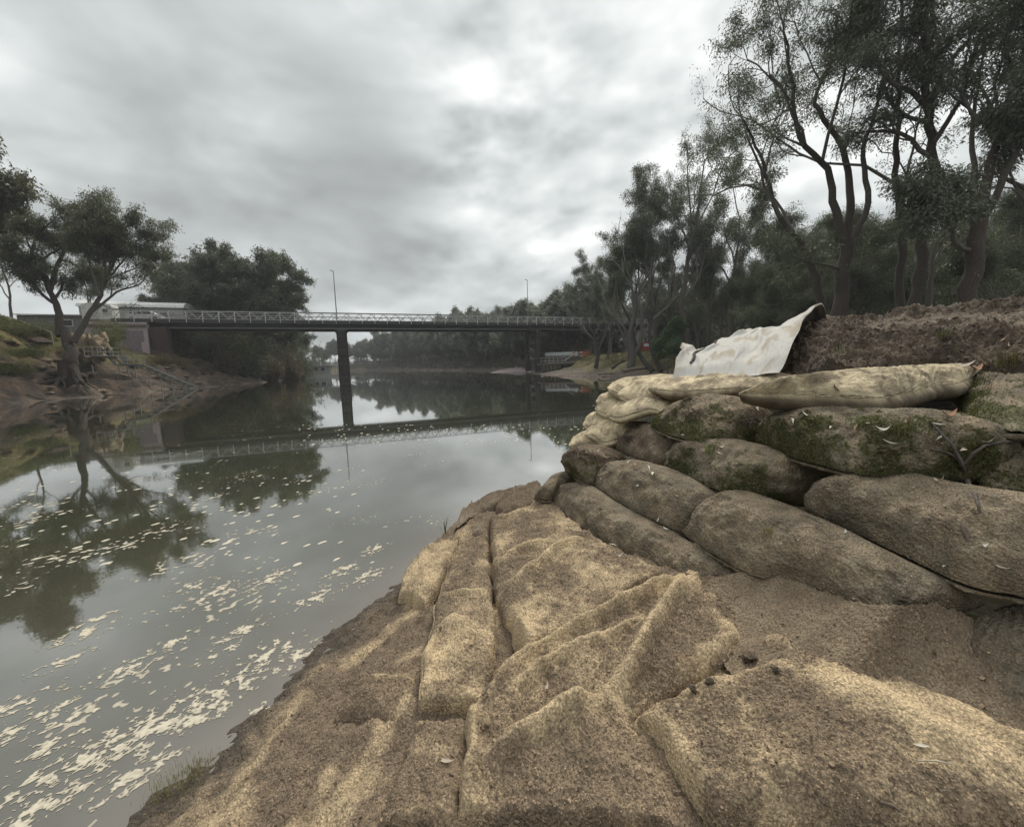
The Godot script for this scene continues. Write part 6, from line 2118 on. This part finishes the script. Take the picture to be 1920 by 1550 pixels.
func build_far_trees() -> void:
	var far := {"levels": 2, "kids": 7, "clump": 26, "puff": 1.0, "size": 1.5, "leaf_tint": Color(0.13, 0.142, 0.115), "bark": Color(0.12, 0.105, 0.09), "pale": Color(0.3, 0.28, 0.25), "spread": 0.75, "from": 0.25, "up": 0.4, "sway": 0.05, "leaves": "spray_big"}
	var protos := []
	var words := ["pale trunked gum in the far tree line beyond the bridge", "leaning gum in the far tree line beyond the bridge", "bushy crowned gum in the far tree line beyond the bridge", "twin stemmed gum in the far tree line beyond the bridge"]
	var grp := "gums of the far tree line"
	for i in 4:
		protos.append(gum("far_gum", Vector3(-8 + i * 9, 3.0, -128 - i * 5), 14.0 + i, 170 + i, words[i], far.merged({"lean": Vector3([0.0, 3.0, -1.5, 1.0][i], 0, 0), "stems": 2 if i == 3 else 1, "from": [0.3, 0.25, 0.12, 0.2][i]}, true), grp))
	var k := 0
	for row in 4:
		var z := -92.0 - row * 4.0
		while z > -300.0:
			z -= rng.randf_range(3.0, 5.5) * (1.0 + row * 0.5) * (1.0 + (-z - 92.0) / 160.0)
			var x := edge(RIGHT, z) + 7.0 + row * 8.0 + rng.randf_range(-2, 3)
			var i := rng.randi() % 4
			dup(protos[i], Vector3(x, ground_y(x, z) - 0.3, z), rng.randf() * TAU, rng.randf_range(0.8, 1.1) * lerpf(0.82, 1.15, clampf((-z - 100) / 90.0, 0, 1)), words[i], grp)
			k += 1
	# behind the right piers
	for q in [[905, 150, 0.95], [925, 138, 0.85], [955, 140, 0.95], [985, 132, 0.95], [1012, 128, 0.9], [1035, 118, 1.0], [1060, 124, 1.2], [1090, 112, 1.1], [1110, 118, 1.2], [1140, 122, 1.2]]:
		var i := rng.randi() % 4
		dup(protos[i], foot_at(q[0], q[1], 0.3), rng.randf() * TAU, q[2], words[i], grp)
	# left side of the far reach
	var z := -118.0
	while z > -235.0:
		z -= rng.randf_range(4.0, 7.0)
		for row in 2:
			var x := edge(LEFT, z) - 8.0 - row * 9.0 - rng.randf() * 3.0
			var i := rng.randi() % 4
			dup(protos[i], Vector3(x, ground_y(x, z) - 0.3, z), rng.randf() * TAU, rng.randf_range(0.7, 1.0), words[i] + " on the left side", "gums on the left of the far reach")
	# low undergrowth along the far bank as one mass
	var xs := []
	var cs := []
	for n in 5200:
		z = rng.randf_range(-290, -92)
		var x := edge(RIGHT, z) + rng.randf_range(3.0, 34.0)
		xs.append(xf(Vector3(x, ground_y(x, z) + rng.randf() * 2.6, z), rng.randf() * TAU, 0.0, rng.randf_range(0.9, 2.2)))
		cs.append(Color(0.115, 0.12, 0.09).lerp(Color(0.14, 0.115, 0.085), rng.randf()) * rng.randf_range(0.6, 1.1))
	for n in 700:
		z = rng.randf_range(-230, -110)
		var x := edge(LEFT, z) - rng.randf_range(2.0, 20.0)
		xs.append(xf(Vector3(x, ground_y(x, z) + rng.randf() * 1.2, z), rng.randf() * TAU, 0.0, rng.randf_range(0.8, 1.7)))
		cs.append(Color(0.09, 0.1, 0.06) * rng.randf_range(0.6, 1.2))
	tag(multi("undergrowth", M.spray_big, xs, cs), "low brown and olive undergrowth along the far banks", "undergrowth")
	# rough grass on the right bank
	var gm := spray_mesh(24, 0.35, 0.3, 0.02, -1.4, 78)
	xs = []
	cs = []
	for n in 3600:
		z = rng.randf_range(-90, -44)
		var x := edge(RIGHT, z) + rng.randf_range(6.5, 30.0)
		xs.append(xf(Vector3(x, ground_y(x, z) + 0.03, z), rng.randf() * TAU, 0.0, rng.randf_range(0.5, 1.2)))
		cs.append(Color(0.10, 0.115, 0.035).lerp(Color(0.17, 0.135, 0.06), rng.randf()) * rng.randf_range(0.7, 1.2))
	tag(multi("bank_grass", gm, xs, cs), "rough grass on the right bank above the mud", "grass")

# the wood behind the nearest rows: one mass of crowns and stems, as deep as it reads
func build_far_wood() -> void:
	var xs := []
	var cs := []
	var stems := MB.new()
	var clumps := []
	var z := -100.0
	for n in 420:
		z = -96.0 - 210.0 * pow(rng.randf(), 1.3)
		clumps.append([edge(RIGHT, z) + rng.randf_range(26, 62), z, rng.randf_range(9, 15), 0])
	for n in 150:
		z = rng.randf_range(-240, -105)
		clumps.append([edge(LEFT, z) - rng.randf_range(16, 45), z, rng.randf_range(8, 13), 0])
	for n in 330:   # behind the park on the right
		var px := rng.randf_range(1130, 2000)
		var dp := rng.randf_range(88, 140)
		if px > 1150 and px < 1245 and dp < 106: continue
		var p := at(px, 680, dp)
		clumps.append([p.x, p.z, rng.randf_range(9, 17), 0])
	for n in 170:   # on the left plateau, past the sheds
		var p := at(rng.randf_range(-60, 560), 680, rng.randf_range(104, 150))
		clumps.append([p.x, p.z, rng.randf_range(5, 9), 1])
	for c in clumps:
		var y0 := ground_y(c[0], c[1]) - 0.5
		var h: float = c[2]
		stems.tint = Color(0.13, 0.115, 0.1).lerp(Color(0.3, 0.28, 0.25), rng.randf())
		stems.tube([Vector3(c[0], y0, c[1]), Vector3(c[0] + rng.randfn(0, 0.5), y0 + h * 0.5, c[1]), Vector3(c[0] + rng.randfn(0, 1.0), y0 + h, c[1])], [0.22, 0.16, 0.05], 4)
		var tint := Color(0.12, 0.132, 0.105) * rng.randf_range(0.85, 1.25)
		for k in 34:
			var v := Vector3(rng.randfn(0, 1), 0, rng.randfn(0, 1)) * h * 0.16
			var y := h * (1.0 - 0.85 * pow(rng.randf(), 1.2))
			xs.append(xf(Vector3(c[0], y0 + y, c[1]) + v * (1.25 - 0.7 * y / h), rng.randf() * TAU, 0.0, rng.randf_range(1.5, 2.8)))
			cs.append(tint * rng.randf_range(0.7, 1.3))
	var w := multi("far_wood", M.spray_big, xs, cs)
	tag(w, "mass of grey green gum crowns in the wood behind the nearest rows", "wood")
	put(stems, "stems", M.bark, w)
